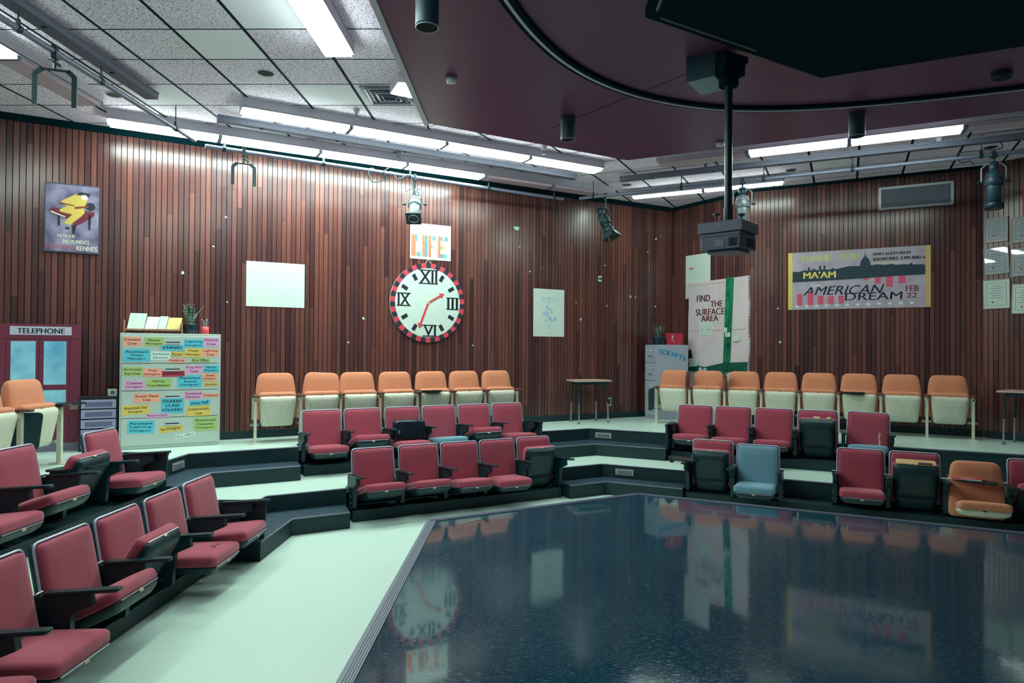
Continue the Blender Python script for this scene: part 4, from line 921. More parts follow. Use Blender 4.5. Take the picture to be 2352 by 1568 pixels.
# big file cabinet with its cards
CABW, CABD, CABH = 1.134, .44, 1.43
cab_t = .325
o = thing('file_cabinet', 'wide pale grey four-drawer file cabinet covered with coloured role cards', 'cabinet', tuple(on_left(cab_t, 4 * RS + .002, .47)), RZL)
CABM = mat('pale_grey_enamel', rgb(186, 200, 192), .45, noise=.05, nscale=60)
mb = MB(); mb.box(-CABW / 2, .0, 0, CABW / 2, CABD, CABH); mb.build('body', CABM, o, bevel=.005)
for i, (z0, z1) in enumerate([(.045, .375), (.385, .712), (.722, 1.05), (1.06, 1.395)]):
    mb = MB(); mb.box(-CABW / 2 + .022, -.014, z0, CABW / 2 - .022, -.001, z1); d_ = mb.build('drawer', CABM, o, bevel=.003)
    hz = (.292, .632, .975, 1.312)[i]; mb = MB(); mb.box(-.07, -.018, hz - .002, .09, -.0141, hz + .016); mb.build('handle_recess', paint('handle_slot', 74, 72, 90), d_)
    mb = MB(); mb.box(-.07, -.026, hz - .016, .09, -.0141, hz - .003); mb.build('handle', PAPER, d_)
CC = {'o': ('salmon', 246, 166, 138), 'g': ('green', 164, 196, 116), 'b': ('blue', 88, 192, 214), 'p': ('pink', 226, 164, 206), 'y': ('yellow', 222, 192, 98), 'w': ('white', 216, 238, 228), 'r': ('crimson', 184, 50, 76)}
CARDS = [('o',"Costume/Crew",0.133,1.329,0.198,0.113),('g',"House/Manager",0.369,1.325,0.211,0.112),('b',"JOURNALS",0.572,1.252,0.256,0.069),('b',"Lighting/Designer",0.814,1.308,0.225,0.105),('p',"Makeup/Crew",1.018,1.330,0.182,0.111),
('b',"Assistant/Stage/Manager",0.182,1.159,0.290,0.154),('w',"Assistant/Director",0.442,1.154,0.218,0.106),('y',"Actor",0.625,1.172,0.141,0.061),('y',"Stage/Manager",0.810,1.192,0.200,0.119),('o',"Lighting/Crew",1.011,1.193,0.198,0.103),
('o',"Publicity",0.625,1.091,0.197,0.054),('g',"Box Office",0.897,1.097,0.217,0.051),('g',"Backstage/Run Crew",0.140,0.958,0.216,0.111),('o',"Prop/Designer",0.355,0.944,0.205,0.106),('r',"JOURNALS",0.585,0.927,0.254,0.073),('p',"Prop Run/Crew",0.821,0.980,0.208,0.106),
('b',"House/Manager",1.022,0.985,0.188,0.096),('p',"Costume/Designer",0.162,0.793,0.218,0.111),('g',"Makeup/Coordinator",0.425,0.809,0.282,0.109),('b',"Assistant/Sound/Designer",0.774,0.828,0.280,0.155),('o',"Sound/Designer",1.007,0.879,0.176,0.103),('y',"Director",1.023,0.785,0.171,0.055),
('o',"Scenic Paint/Crew",0.296,0.631,0.291,0.106),('b',"STUDENT/CLASS/FOLDERS",0.580,0.527,0.257,0.185),('p',"Technical/Director",0.815,0.651,0.216,0.102),('o',"Producer",1.022,0.645,0.198,0.045),('b',"House Staff",0.891,0.554,0.239,0.064),('y',"Assistant Set/Designer",0.176,0.488,0.290,0.119),
('y',"Construction/Crew",0.878,0.448,0.283,0.128),('p',"Board Op's",0.413,0.408,0.254,0.053),('b',"Assistant/Lighting/Designer",0.236,0.273,0.295,0.158),('y',"Set Designer",0.565,0.235,0.266,0.080),('g',"Assistant/Costume/Designer",0.961,0.280,0.282,0.173),('w',"Box Office",0.729,0.145,0.224,0.051)]
DR = lambda z: 'top' if z > 1.055 else 'second' if z > .717 else 'third' if z > .38 else 'bottom'
for k, (c, tx, x, z, w, h) in enumerate(CARDS):
    nm, r_, g_, b_ = CC[c]; p_ = on_left(cab_t - CABW / 2 + x, 4 * RS + z, .47 + .0148 + (k % 3) * .0012)
    tilt = {'Set Designer': R(5), 'House Staff': R(3), 'Director': R(3), 'Assistant/Lighting/Designer': R(-2), 'Construction/Crew': R(2), 'Assistant Set/Designer': R(2)}.get(tx, 0)
    if tx == 'Box Office' and c == 'w': tilt = R(11)
    o = thing('role_card', '%s card reading %s on the %s drawer of the wide file cabinet' % (nm, tx.replace('/', ' '), DR(z)), 'card', p_, RZL, 'coloured role cards on the file cabinet')
    mb = MB(); mb.plate(rect(-w / 2, -h / 2, w / 2, h / 2), -.0008, 0, 0, Matrix.Rotation(-tilt, 4, 'Y')); mb.build('card', paint('card_' + nm, r_, g_, b_, .75), o)
    ls = tx.split('/'); n = len(ls); mx = max(len(s_) for s_ in ls); mb = MB()
    ink = INK if c != 'w' else paint('pale_grey_ink', 96, 122, 130)
    lh = h * .86 / n
    for i, s_ in enumerate(ls):
        ww = w * .86 * len(s_) / max(mx, 5); ww = min(ww, lh * .62 * len(s_)); hh = lh * .66; zc = h * .43 - lh * (i + .5)
        cx, cz = -zc * math.sin(tilt), zc * math.cos(tilt)
        add_text(mb, s_, cx - ww / 2, cz - hh / 2, cx + ww / 2, cz + hh / 2, -.0011, .0022 if s_.isupper() else .0013, tilt)
    mb.build('lettering', ink if c in 'wbr' or tx.isupper() else MAROONINK if c in 'opg' else paint('brown_ink', 92, 56, 40), o)
ctop = 4 * RS + CABH + .002
def on_cab(x, y, z=0): return on_left(cab_t - CABW / 2 + x, ctop + z, .47 - y)
o = thing('paper_rack', 'low wooden rack holding paper stacks on the wide file cabinet', 'rack', on_cab(.36, .20), RZL)
WOODL = mat('pale_wood', rgb(186, 136, 108), .5, noise=.3, nscale=25)
mb = MB(); mb.plate(rect(-.31, .035, .31, .055), -.18, .15); mb.build('shelf', WOODL, o)
mb = MB(); mb.box(-.325, -.19, 0, -.311, .16, .165); mb.build('side', WOODL, o, bevel=.004); mb = MB(); mb.box(.311, -.19, 0, .325, .16, .15); mb.build('side', WOODL, o, bevel=.004)
PS = [('tall white stack leaning on the left of the wooden rack', -.29, -.105, .195, PAPER), ('wide white paper stack in the middle of the wooden rack', -.10, .04, .155, paint('off_white_paper', 212, 226, 212)), ('white paper stack right of the middle in the wooden rack', .045, .135, .165, PAPER), ('yellow paper stack at the right of the wooden rack', .14, .295, .15, paint('yellow_paper', 214, 200, 122))]
for lb, x0, x1, h_, m_ in PS:
    q = thing('paper_stack', lb, 'paper', on_cab(.36 + (x0 + x1) / 2, .20, .057), RZL, 'paper stacks in the rack'); w_ = x1 - x0; mb = MB()
    for k in range(9):
        a0 = -.13 + k * .022; hk = h_ * (1 - .03 * (k % 3)); mb.add([(-w_ / 2 + .02 * 0, a0, 0), (w_ / 2, a0, 0), (w_ / 2 + .035, a0 + .07, hk), (-w_ / 2 + .035, a0 + .07, hk), (-w_ / 2, a0 + .02, 0), (w_ / 2, a0 + .02, 0), (w_ / 2 + .035, a0 + .09, hk), (-w_ / 2 + .035, a0 + .09, hk)], [(0, 1, 2, 3), (7, 6, 5, 4), (0, 4, 5, 1), (1, 5, 6, 2), (2, 6, 7, 3), (3, 7, 4, 0)])
    mb.build('sheets', m_, q)
def plant(label, loc, rz, pr, ph, n, lh, seed):
    o = thing('snake_plant', label, 'plant', loc, rz); rs = random.Random(seed)
    mb = MB(); mb.lathe([(pr * .8, 0), (pr * .86, .01), (pr, ph - .01), (pr, ph), (pr * .88, ph), (pr * .86, ph - .02)], 24); mb.build('pot', mat('dark_teal_pot', rgb(16, 42, 58), .35), o)
    mb = MB(); mb.cyl((0, 0, ph - .03), (0, 0, ph - .015), pr * .85, seg=20); mb.build('soil', DARKHOLE, o)
    G = [mat('leaf_dark', rgb(30, 66, 60), .4), mat('leaf_pale', rgb(120, 146, 122), .4)]
    for k in range(n):
        a_ = k * 2.4 + rs.uniform(-.3, .3); r0 = pr * .45 * rs.random(); L_ = lh * rs.uniform(.6, 1.0); ln = rs.uniform(.12, .5); mb = MB(); v = []; S = 7; w0 = rs.uniform(.014, .021)
        dx, dy = math.cos(a_), math.sin(a_); tx_, ty_ = -dy, dx
        for i in range(S + 1):
            u = i / S; w = w0 * (.75 + .6 * u) * (1 - u ** 3) + .001; off = r0 + ln * L_ * u ** 1.6; z = ph - .02 + L_ * u * math.cos(ln * .5)
            for s_, bd_ in ((-1, 0), (-.72, .3), (0, .6), (.72, .3), (1, 0)): v.append((dx * off + tx_ * w * s_ - dx * bd_ * w * .4, dy * off + ty_ * w * s_ - dy * bd_ * w * .4, z))
        f = []; mi = []
        for i in range(S):
            for j in range(4): f.append((i * 5 + j, i * 5 + j + 1, (i + 1) * 5 + j + 1, (i + 1) * 5 + j))
        for i, ff in enumerate(f): mb.add([v[q] for q in ff], [(0, 1, 2, 3)], 1 if (i % 4 in (0, 3) or k % 4 == 0) else 0, True)
        lf = mb.build('leaf', G, o); sd = lf.modifiers.new('thick', 'SOLIDIFY'); sd.thickness = .002
    return o
plant('snake plant in a dark pot on the wide file cabinet', on_cab(.785, .18), RZL, .09, .13, 22, .30, 5)
o = thing('pencil_cup', 'red cup of pens and pencils on the wide file cabinet', 'cup', on_cab(.955, .14), RZL)
mb = MB(); mb.lathe([(.042, 0), (.046, .004), (.05, .10), (.047, .10), (.043, .01)], 20); mb.build('cup', paint('cup_red', 206, 66, 74, .4), o)
for k, (r_, g_, b_) in enumerate([(60, 110, 170), (210, 180, 90), (230, 230, 220), (40, 70, 120), (214, 140, 70), (90, 160, 190)]):
    a_ = k * 1.05; q = thing('pencil', ['blue pen', 'yellow pencil', 'white pen', 'navy pen', 'orange pencil', 'light blue pen'][k] + ' standing in the red cup', 'pencil', on_cab(.955, .14, .012), RZL, 'pens in the red cup')
    mb = MB(); mb.cyl((.012 * math.cos(a_), .012 * math.sin(a_), 0), (.036 * math.cos(a_), .036 * math.sin(a_), .17), .005, seg=8); mb.build('barrel', paint('pen_%d' % k, r_, g_, b_), q)
    mb = MB(); mb.cyl((.036 * math.cos(a_), .036 * math.sin(a_), .1701), (.038 * math.cos(a_), .038 * math.sin(a_), .187), .006, seg=8); mb.build('cap', PAPER if k % 2 else INK, q)

# ------------------------------------------------------------------ short wall: wrapped door, white sheet, scripts cabinet
o = wall_thing('paper_sheet', 'tall white sheet with a small red emblem behind the wrapped door', 'paper', .66, 3.37, .018, None, 'B')
sheet(o, .60, .82, PAPER)
rs = random.Random(5); mb = MB()
for k in range(14): mb.plate(disc(-.16 + rs.gauss(0, .03), .16 + rs.gauss(0, .012), .012, 8), -.0052 - k * 2e-5, -.0041)
mb.build('red_emblem', paint('emblem_red', 206, 110, 120), o); flat(o, [rect(-.08, .16, .20, .172)] + [rect(-.18, .06 - .05 * k, .18, .064 - .05 * k) for k in range(5)], FAINT, 'faint_lines', -.0041)
o = wall_thing('wrapped_door', 'door wrapped in dotted paper with green ribbon reading FIND THE SURFACE AREA', 'door', 1.16, 4 * RS + .002, .018, None, 'B')
rs = random.Random(9); W2, H2 = .685, 2.56; edge = []
for k in range(12): edge.append((W2 + rs.uniform(-.025, .01), H2 * k / 11))
edge2 = [(-W2 + rs.uniform(-.012, .012), H2 * k / 11 - (.03 if k == 11 else 0)) for k in range(11, -1, -1)]
mb = MB(); mb.plate(edge + edge2, -.045, 0); mb.build('wrapping_paper', M_WRAP, o)
RIB = mat('green_satin_ribbon', rgb(14, 128, 88), .35, noise=.5, nscale=9, col2=rgb(4, 62, 54)); RIBD = mat('dark_green_ribbon', rgb(6, 84, 68), .4, noise=.4, nscale=9)
mb = MB(); mb.plate([(.13, .90), (.285, .90), (.37, 2.56), (.20, 2.56)], -.052, -.0455); mb.tube([(.205, -.055, .92), (.285, -.055, 2.54)], .012, 6); mb.build('upright_ribbon', RIB, o)
mb = MB(); mb.plate([(-.69, 1.03), (-.29, .955), (.14, 1.04), (.66, 1.07), (.66, .90), (.20, .88), (-.30, .86), (-.69, .88)], -.058, -.0525); mb.build('cross_ribbon', RIBD, o)
mb = MB(); mb.plate([(.10, .99), (.24, .99), (.22, .80), (.27, .55), (.14, .55), (.13, .80)], -.064, -.0585); mb.plate(disc(.17, .93, .06, 10), -.07, -.0641); mb.build('ribbon_knot', RIB, o)
for s_, x0, z0, x1, z1 in (('FIND', -.48, 2.165, -.17, 2.285), ('THE', -.16, 2.055, .115, 2.165), ('SURFACE', -.50, 1.91, .16, 2.03), ('AREA', -.374, 1.80, .02, 1.90)):
    lettering(o, s_, x0, z0, x1, z1, -.0455, MAROONINK if s_ != 'FIND' else paint('plum_ink', 70, 34, 58), .005)
flat(o, [[(-.66, 1.62), (-.42, 1.622), (-.42, 1.626), (-.66, 1.628)], [(.25, 1.615), (.62, 1.64), (.62, 1.646), (.25, 1.625)], [(-.1, 1.62), (.16, 1.622), (.16, 1.628), (-.1, 1.626)], [(-.68, 2.47), (.18, 2.48), (.18, 2.486), (-.68, 2.476)]], paint('paper_seam', 160, 78, 100), 'paper_seam', -.0455, .0015)
for lb, pts in (('square white note on the wrapped door below the word AREA', [(-.42, 1.54), (-.11, 1.545), (-.10, 1.79), (-.415, 1.79)]), ('round white note on the green ribbon of the wrapped door', disc(.20, 1.63, .045, 16)), ('small square note on the green ribbon under the round one', [(.195, 1.50), (.30, 1.51), (.30, 1.585), (.19, 1.58)]),
                ('small white card on the wrapped door right of the ribbon', [(.365, 1.42), (.50, 1.44), (.50, 1.535), (.36, 1.515)]), ('folded white paper at the lower left corner of the wrapped door', [(-.66, .95), (-.46, .97), (-.42, 1.06), (-.53, 1.20), (-.60, 1.08)])):
    q = wall_thing('paper_note', lb, 'note', 1.16, 4 * RS + .002, .018, 'notes on the wrapped door', 'B'); mb = MB(); mb.plate(pts, -.0645 if 'ribbon' in lb or 'lower' in lb else -.0485, -.0585 if ('ribbon' in lb or 'lower' in lb) and 'right' not in lb else -.0455); mb.build('note', PAPER, q)
    if 'AREA' in lb: flat(q, [disc(-.345, 1.64, .02, 10)] + [rect(-.22 + .028 * k, 1.63, -.20 + .028 * k, 1.655) for k in range(3)], paint('note_print', 140, 170, 176), 'print', -.0486)
flat(o, [[(-.685, 1.10), (-.58, 1.12), (-.62, 1.28), (-.68, 1.27)]], DARKHOLE, 'torn_opening', -.0455, .002)
flat(o, [disc(-.38, .905, .045, 10), [(-.32, .885), (-.24, .90), (-.22, .93), (-.30, .94)]], paint('ribbon_label', 176, 190, 184), 'ribbon_sticker', -.0582, .002)

fr = math.atan2(-.94, .342)                             # file cabinet: drawers face left, long side faces the seats
fc = Vector((2.44, 12.13)); u_ = Vector((.94, .342)); v_ = Vector((-.342, .94))
o = thing('scripts_cabinet', 'grey four-drawer filing cabinet with blue SCRIPTS letters on its side', 'cabinet', (fc.x, fc.y, 4 * RS + .002), math.atan2(u_.y, u_.x))
FM = mat('light_grey_enamel', rgb(166, 172, 186), .45, noise=.06, nscale=50)
mb = MB(); mb.box(0, 0, 0, .64, .44, 1.36); mb.build('body', FM, o, bevel=.005)
for k in range(4):
    z_ = .06 + k * .325; mb = MB(); mb.box(-.014, .012, z_, -.001, .428, z_ + .31); d_ = mb.build('drawer', FM, o, bevel=.003)
    mb = MB(); mb.box(-.019, .17, z_ + .20, -.0141, .26, z_ + .25); mb.build('label_holder', SILVER, d_); mb = MB(); mb.box(-.021, .182, z_ + .208, -.0191, .248, z_ + .242); mb.build('label', PAPER, d_)
    mb = MB(); mb.tube([(-.014, .15, z_ + .12), (-.035, .16, z_ + .115), (-.035, .27, z_ + .115), (-.014, .28, z_ + .12)], .007, 6); mb.build('handle', CHROME, d_)
mb = MB()
for i, ch in enumerate('SCRIPTS'):
    x_ = .06 + i * .082; z_ = 1.235 - (i / 6) ** 1.4 * .12; add_text(mb, ch, x_ - (.012 if ch == 'I' else .03), z_ - .045, x_ + (.012 if ch == 'I' else .03), z_ + .045, -.002, .009, R(-6))
mb.build('lettering', paint('sign_blue', 46, 146, 196), o)
ft = 4 * RS + 1.364
def on_file(x, y): p = fc + u_ * x + v_ * y; return (p.x, p.y, ft)
plant('small snake plant in a dark pot on the scripts filing cabinet', on_file(.10, .14), .6, .12, .14, 15, .27, 8)
o = thing('red_box', 'small ribbed red box on the scripts filing cabinet', 'box', on_file(.40, .16), math.atan2(u_.y, u_.x))
mb = MB(); mb.box(-.17, -.08, 0, .17, .10, .215)
for k in range(17): mb.box(-.168 + k * .02, -.084, .002, -.158 + k * .02, -.08, .213)
mb.build('box', paint('box_red', 190, 52, 74, .5), o); mb = MB(); mb.plate([(-.06, .08), (-.035, .14), (-.04, .175), (-.06, .17), (-.055, .12), (-.07, .09)], -.09, -.0845); mb.plate(rect(-.045, .06, .0, .07), -.09, -.0845); mb.build('white_mark', PAPER, o)

# small desks
def desk(label, loc, rz, chrome=True):
    o = thing('student_desk', label, 'desk', loc, rz, 'small desks on the upper tier')
    mb = MB(); mb.prism(rpoly([(-.36, -.30), (.34, -.22), (.38, .10), (.20, .30), (-.34, .26)], .05), .715, .738); mb.build('desktop', mat('desk_laminate', rgb(196, 168, 156), .35), o)
    for (x, y) in ((-.28, -.22), (.29, -.13), (-.26, .18), (.22, .2)):
        mb = MB(); mb.cyl((x, y, .35), (x * .92, y * .92, .714), .015, seg=10); l = mb.build('leg', BLACK, o)
        mb = MB(); mb.cyl((x * 1.03, y * 1.03, .03), (x, y, .40), .012, seg=10); mb.build('leg_extension', CHROME, l)
        mb = MB(); mb.cyl((x * 1.03, y * 1.03, 0), (x * 1.03, y * 1.03, .032), .02, seg=10); mb.build('foot', GREYPAINT, l)
    mb = MB(); mb.box(-.27, -.21, .66, .27, -.19, .714); mb.box(-.25, .16, .66, .21, .18, .714); mb.build('apron', BLACK, o)
    return o
desk('small student desk with chrome legs standing by the clock wall', (1.15, 11.63, 4 * RS + .001), R(18))
desk('small desk cut by the right edge of the picture under the certificates', (6.97, 9.22, 4 * RS + .001), R(-50))

# ------------------------------------------------------------------ right wall: banner, grille, certificates
o = wall_thing('banner', 'cloth banner reading THANK YOU MA\'AM OUR AMERICAN DREAM with a dark skyline', 'banner', 1.635, 3.146, .018, None, 'R')
BW, BH = 2.04, .955
CL = mat('lavender_cloth', rgb(170, 158, 170), .85, noise=.15, nscale=6, bump=.5, bscale=8)
sheet(o, BW, BH, CL, 'cloth', .006)
YB = paint('banner_yellow', 214, 190, 92)
def zig(x0, x1, right):
    P = []; n = 20
    for k in range(n + 1): P.append(((x1 if right else x0) + (.012 if k % 2 else 0) * (1 if right else -1), -BH / 2 + BH * k / n))
    return ([(x0, BH / 2), (x0, -BH / 2)] + P) if right else ([(x1, -BH / 2), (x1, BH / 2)] + P[::-1])
flat(o, [zig(-BW / 2, -BW / 2 + .06, True)], YB, 'left_border', -.0062, .0015); flat(o, [zig(BW / 2 - .06, BW / 2, False)], paint('banner_tan', 198, 160, 98), 'right_border', -.0062, .0015)
sk = [(-.95, -.02)]
for x, z in [(-.95, .155), (-.90, .16), (-.86, .15), (-.80, .165), (-.755, .185), (-.75, .17), (-.715, .17), (-.715, .225), (-.685, .225), (-.685, .175), (-.64, .175), (-.64, .195), (-.60, .195), (-.60, .17), (-.545, .17), (-.545, .24), (-.515, .24), (-.515, .175), (-.48, .175), (-.48, .24), (-.45, .24), (-.45, .17), (-.38, .17), (-.33, .20), (-.32, .17), (-.25, .18), (-.18, .195), (-.12, .21), (-.03, .21), (.05, .205), (.055, .24), (.075, .30), (.10, .335), (.118, .36), (.122, .40), (.126, .45), (.131, .40), (.137, .36), (.155, .335), (.185, .30), (.20, .24), (.205, .21), (.3, .22), (.4, .205), (.5, .215), (.56, .195), (.68, .20), (.72, .19), (.77, .22), (.78, .19), (.93, .185)]: sk.append((x, z))
sk += [(.955, .15), (.94, .12), (.955, .09), (.94, .06), (.955, .03), (.5, .02), (0, .0)]
flat(o, [sk], paint('skyline_navy', 12, 42, 58), 'skyline', -.0062, .0018)
PY = paint('pale_yellow_letters', 206, 208, 112); SY = paint('bright_yellow_letters', 232, 214, 110)
lettering(o, 'THANK', -.83, .31, -.35, .42, -.0062, PY, .003); lettering(o, 'YOU', -.24, .325, .05, .425, -.0062, PY, .003)
lettering(o, "MA'AM", -.78, .035, -.30, .145, -.0082, SY, .005)
lettering(o, "NMB'S AUDITORIUM", .24, .36, .75, .405, -.0062, INK, .003); lettering(o, 'SHOWTIMES  2 PM AND 6', .24, .275, .945, .325, -.0062, INK, .004)
mb = MB()
for k in range(18): mb.plate(rect(.23 + k * .027, .235, .25 + k * .027, .255), -.0072, -.0062); mb.plate(rect(.22 + k * .029, .21, .24 + k * .029, .226), -.0072, -.0062)
mb.build('faded_lettering', paint('faded_cream', 196, 190, 176), o)
lettering(o, 'OUR', -.67, -.115, -.52, -.065, -.0062, PAPER, .003)
NV = paint('banner_navy', 22, 40, 74)
lettering(o, 'AMERICAN', -.76, -.245, .37, -.10, -.0062, NV, .003, 0, .35); lettering(o, 'DREAM', -.16, -.345, .64, -.225, -.0062, NV, .003, 0, .1)
lettering(o, 'FEB', .69, -.225, .86, -.135, -.0062, paint('banner_plum', 126, 50, 78), .005); lettering(o, '22', .70, -.325, .84, -.245, -.0062, paint('banner_plum', 126, 50, 78), .005)
STR = paint('banner_red', 204, 74, 104)
for pts in ([(-.88, -.41), (-.80, -.41), (-.80, -.215), (-.88, -.215)], [(-.715, -.41), (-.63, -.41), (-.63, -.20), (-.72, -.20)], [(-.56, -.40), (-.48, -.40), (-.48, -.255), (-.565, -.255)], [(-.41, -.39), (-.325, -.39), (-.325, -.265), (-.41, -.265)], [(-.255, -.39), (-.18, -.39), (-.18, -.265), (-.255, -.26)],
            [(.10, -.025), (.175, -.025), (.175, .018), (.10, .018)], [(.265, -.09), (.345, -.09), (.345, .02), (.265, .02)], [(.42, -.145), (.51, -.145), (.51, .024), (.42, .024)], [(.59, -.10), (.685, -.095), (.685, .026), (.59, .026)]):
    flat(o, [pts], STR, 'red_stripe', -.0062, .0014)
for k in range(12):
    x_ = -.88 + k * .15; z_ = -.425 + (.02 * k / 11); P = []
    for i in range(10):
        r_ = .045 if i % 2 == 0 else .018; P.append((x_ + 1.1 * r_ * math.sin(i * PI / 5), z_ + .75 * r_ * math.cos(i * PI / 5)))
    flat(o, [P], PAPER, 'star', -.0062, .0014)
o = wall_thing('wall_grille', 'long silver louvred air grille high on the right wall', 'air vent', 2.45, 4.40, .018, None, 'R')
mb = MB()
for r_ in (rect(-.5, -.18, .5, -.145), rect(-.5, .145, .5, .18), rect(-.5, -.145, -.465, .145), rect(.465, -.145, .5, .145)): mb.plate(r_, -.018, 0)
mb.build('frame', SILVER, o); mb = MB(); mb.plate(rect(-.465, -.145, .465, .145), -.003, 0); mb.build('backing', paint('grille_shadow', 40, 60, 74), o)
for k in range(15):
    z_ = -.139 + k * .0192; mb = MB(); mb.box(-.464, -.014, z_, .464, -.0035, z_ + .010); mb.build('louvre', paint('grille_grey', 128, 134, 148), o)
def cert(label, t, z, w, h, tilt, m):
    o = wall_thing('framed_certificate', label, 'certificate', t, z, .018, 'framed certificates', 'F'); M = Matrix.Rotation(-R(tilt), 4, 'Y')
    mb = MB()
    for r_ in (rect(-w / 2, -h / 2, w / 2, -h / 2 + .010), rect(-w / 2, h / 2 - .010, w / 2, h / 2), rect(-w / 2, -h / 2, -w / 2 + .010, h / 2), rect(w / 2 - .010, -h / 2, w / 2, h / 2)): mb.plate(r_, -.02, 0, 0, M)
    mb.build('frame', paint('certificate_frame', 140, 118, 112, .4), o)
    mb = MB(); mb.plate(rect(-w / 2 + .0101, -h / 2 + .0101, w / 2 - .0101, h / 2 - .0101), -.012, -.001, 0, M); mb.build('document', m, o)
    mb = MB(); a, c = w / 2 - .05, h / 2 - .05
    for r_ in (rect(-a, -c, a, -c + .004), rect(-a, c - .004, a, c), rect(-a, -c, -a + .004, c), rect(a - .004, -c, a, c)): mb.plate(r_, -.0132, -.0121, 0, M)
    for k in range(6):
        s_ = a * (.75 if k % 2 else .5); mb.plate(rect(-s_, c - .05 - k * .035, s_, c - .044 - k * .035), -.0132, -.0121, 0, M)
    mb.build('printed_lines', GREYPAINT, o); mb = MB(); mb.plate(disc(-a * .4, -c + .05, .014, 10), -.0134, -.0121, 0, M); mb.build('seal', paint('seal_rust', 150, 92, 84), o)
    mb = MB(); mb.plate(rect(-w / 2 + .0101, -h / 2 + .0101, w / 2 - .0101, h / 2 - .0101), -.016, -.0145, 0, M); mb.build('glass', GLASS, o)
gm = bpy.data.materials.new('picture_glass'); gm.use_nodes = True; _nt = gm.node_tree; _nt.nodes.remove(_nt.nodes['Principled BSDF'])
_tr = _nt.nodes.new('ShaderNodeBsdfTransparent'); _gl = _nt.nodes.new('ShaderNodeBsdfGlossy'); _gl.inputs['Roughness'].default_value = .02; _mx = _nt.nodes.new('ShaderNodeMixShader'); _fr = _nt.nodes.new('ShaderNodeFresnel'); _fr.inputs['IOR'].default_value = 1.45
_nt.links.new(_fr.outputs[0], _mx.inputs[0]); _nt.links.new(_tr.outputs[0], _mx.inputs[1]); _nt.links.new(_gl.outputs[0], _mx.inputs[2]); _nt.links.new(_mx.outputs[0], _nt.nodes['Material Output'].inputs[0]); GLASS = gm
DOC = paint('document_mint', 206, 222, 212); DOC2 = paint('document_grey', 170, 176, 180)
cert('top left framed certificate of the group, hung straight', .178, 3.775, .30, .365, 0, DOC2)
cert('middle left framed certificate of the group, hung slightly askew', .177, 3.322, .325, .40, 2.5, DOC2)
cert('bottom left framed certificate of the group, the largest and brightest', .177, 2.833, .35, .435, .5, DOC)
cert('top framed certificate cut by the right edge of the picture', .545, 3.735, .35, .37, 0, DOC2)
cert('middle framed certificate cut by the right edge of the picture', .54, 3.27, .37, .405, 0, DOC2)
cert('bottom framed certificate cut by the right edge of the picture', .55, 2.745, .37, .435, -1.5, DOC)
o = wall_thing('red_pennant', 'red sheet showing at the right edge above the certificates', 'poster', .66, 4.06, .018, None, 'F'); sheet(o, .32, .64, paint('pennant_red', 176, 52, 70))

# ------------------------------------------------------------------ loose things on the seats
def seat_pos(bank, n, t, z): a = {'A': 0, 'B': AB, 'C': AC}[bank]; p = NT(a, n, t); return (p.x, p.y, z), R(90 - a)
l_, rz = seat_pos('B', -8.72, 3.22, 2 * RS + .372)
o = thing('handbag', 'black leather handbag on a red seat below the clock', 'handbag', l_, rz + R(-6))
LTH = mat('black_leather', rgb(18, 34, 48), .28, noise=.2, nscale=12, bump=.2, bscale=60)
mb = MB(); mb.slab(rpoly([(-.235, 0), (.235, 0), (.215, .27), (-.215, .27)], [.025, .025, .05, .05]), [(.03, -.08), (.008, -.072), (0, -.04), (0, .04), (.008, .072), (.03, .08)], Matrix(((1, 0, 0, 0), (0, 0, -1, 0), (0, 1, 0, 0), (0, 0, 0, 1)))); mb.build('body', LTH, o)
mb = MB()
for s_ in (-1, 1): mb.tube([(s_ * .12, -.080, .01), (s_ * .125, -.083, .12), (s_ * .12, -.082, .25), (s_ * .10, -.04, .285)], .009, 6)
mb.build('strap', LTH, o); mb = MB(); mb.plate(rect(-.165, .09, -.14, .14), -.090, -.080); mb.build('buckle', CHROME, o)
l_, rz = seat_pos('C', -8.99, .87, .695)
o = thing('clipboard', 'tan clipboard lying along the tipped-up black seat in the front row', 'clipboard', l_, rz); mb = MB(); mb.slab(rpoly(rect(-.20, -.07, .20, .05), .02), [(.003, .0), (0, .003), (0, .012), (.003, .015)], Matrix.Rotation(R(18), 4, 'X')); mb.build('board', paint('tan_board', 196, 160, 112), o)
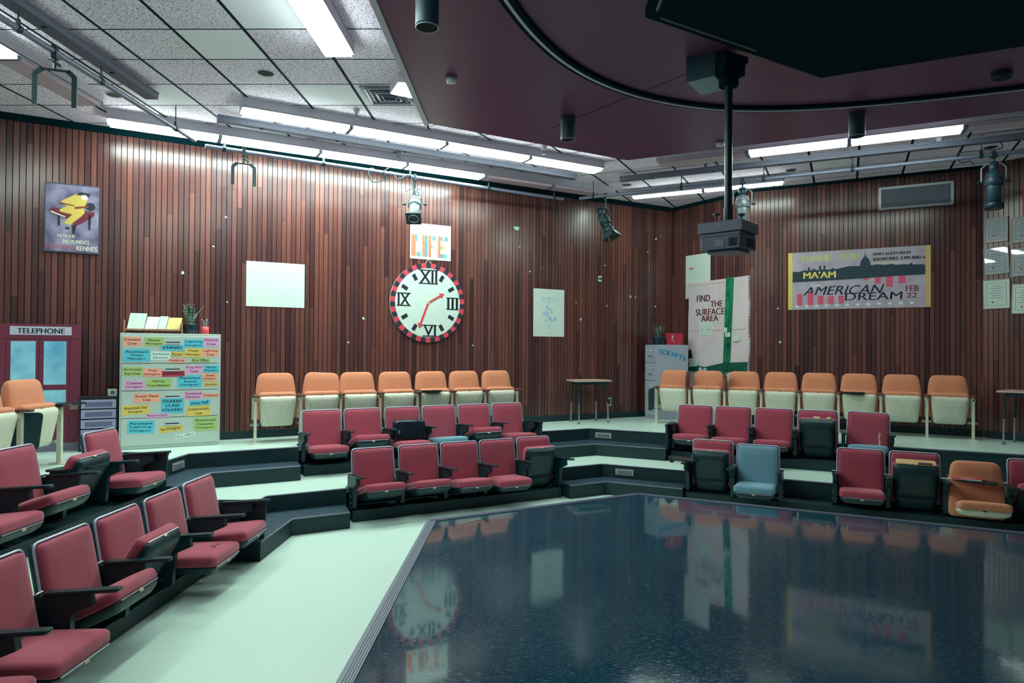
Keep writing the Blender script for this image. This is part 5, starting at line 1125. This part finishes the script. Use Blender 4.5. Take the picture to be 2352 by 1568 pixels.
mb = MB(); mb.box(.02, -.07, .016, .16, -.03, .022, 0, Matrix.Rotation(R(18), 4, 'X')); mb.build('clip', paint('clip_dark', 60, 24, 40), o)
l_, rz = seat_pos('C', -8.94, 1.34, .5645)
o = thing('red_folder', 'red folder with papers on the writing tablet beside the orange chair', 'folder', l_, rz)
mb = MB(); mb.box(-.16, -.12, 0, .14, .11, .004); mb.build('papers', PAPER, o); mb = MB(); mb.box(-.15, -.10, .0041, .17, .13, .010, 0, Matrix.Rotation(R(8), 4, 'Z')); mb.build('cover', paint('folder_red', 196, 48, 72), o); mb = MB(); mb.box(-.05, -.06, .0101, .08, -.02, .012, 0, Matrix.Rotation(R(8), 4, 'Z')); mb.build('label', PAPER, o)
for k, (dx, w_, lb) in enumerate([(-.01, .05, 'large crumb of tan foam on the tipped-up black seat of the second row'), (.14, .03, 'small crumb of tan foam at the right of the tipped-up black seat')]):
    l_, rz = seat_pos('C', -10.10, -.183 + dx, 2 * RS + .69)
    o = thing('foam_crumb', lb, 'foam scrap', l_, rz, 'foam crumbs on the black seat'); mb = MB(); mb.slab(rpoly([(-w_, -.02), (w_, -.025), (w_ * .7, .03), (-w_ * .6, .02)], .012), [(.006, 0), (0, .008), (.004, .024), (.012, .03)]); mb.build('foam', paint('foam_tan', 212, 186, 140), o)
# torn patch in one backrest and burn mark on one seat: parts of those chairs
for ob in list(COL.objects):
    lb = ob.get('label') or ''
    if lb.startswith('red theatre chair with torn backrest'):
        mb = MB(); M = back_matrix(-.012, .205, LEAN); mb.prism([(.13, .12), (.155, .13), (.165, .20), (.15, .25), (.168, .30), (.15, .33), (.135, .27), (.143, .2)], .046, .060, 0, None, M); mb.build('torn_patch', paint('bare_foam', 206, 170, 150), ob)
    if 'burn mark' in lb:
        s_ = [c for c in ob.children if c.name.startswith('seat') and 'pan' not in c.name][0]; mb = MB(); rs = random.Random(4)
        for k in range(9): mb.prism(disc(.04 + rs.gauss(0, .03), -.30 + rs.gauss(0, .018), rs.uniform(.006, .016), 7), .0935, .0955 + k * 2e-5)
        mb.build('burn_mark', paint('burn_black', 34, 20, 24), s_)
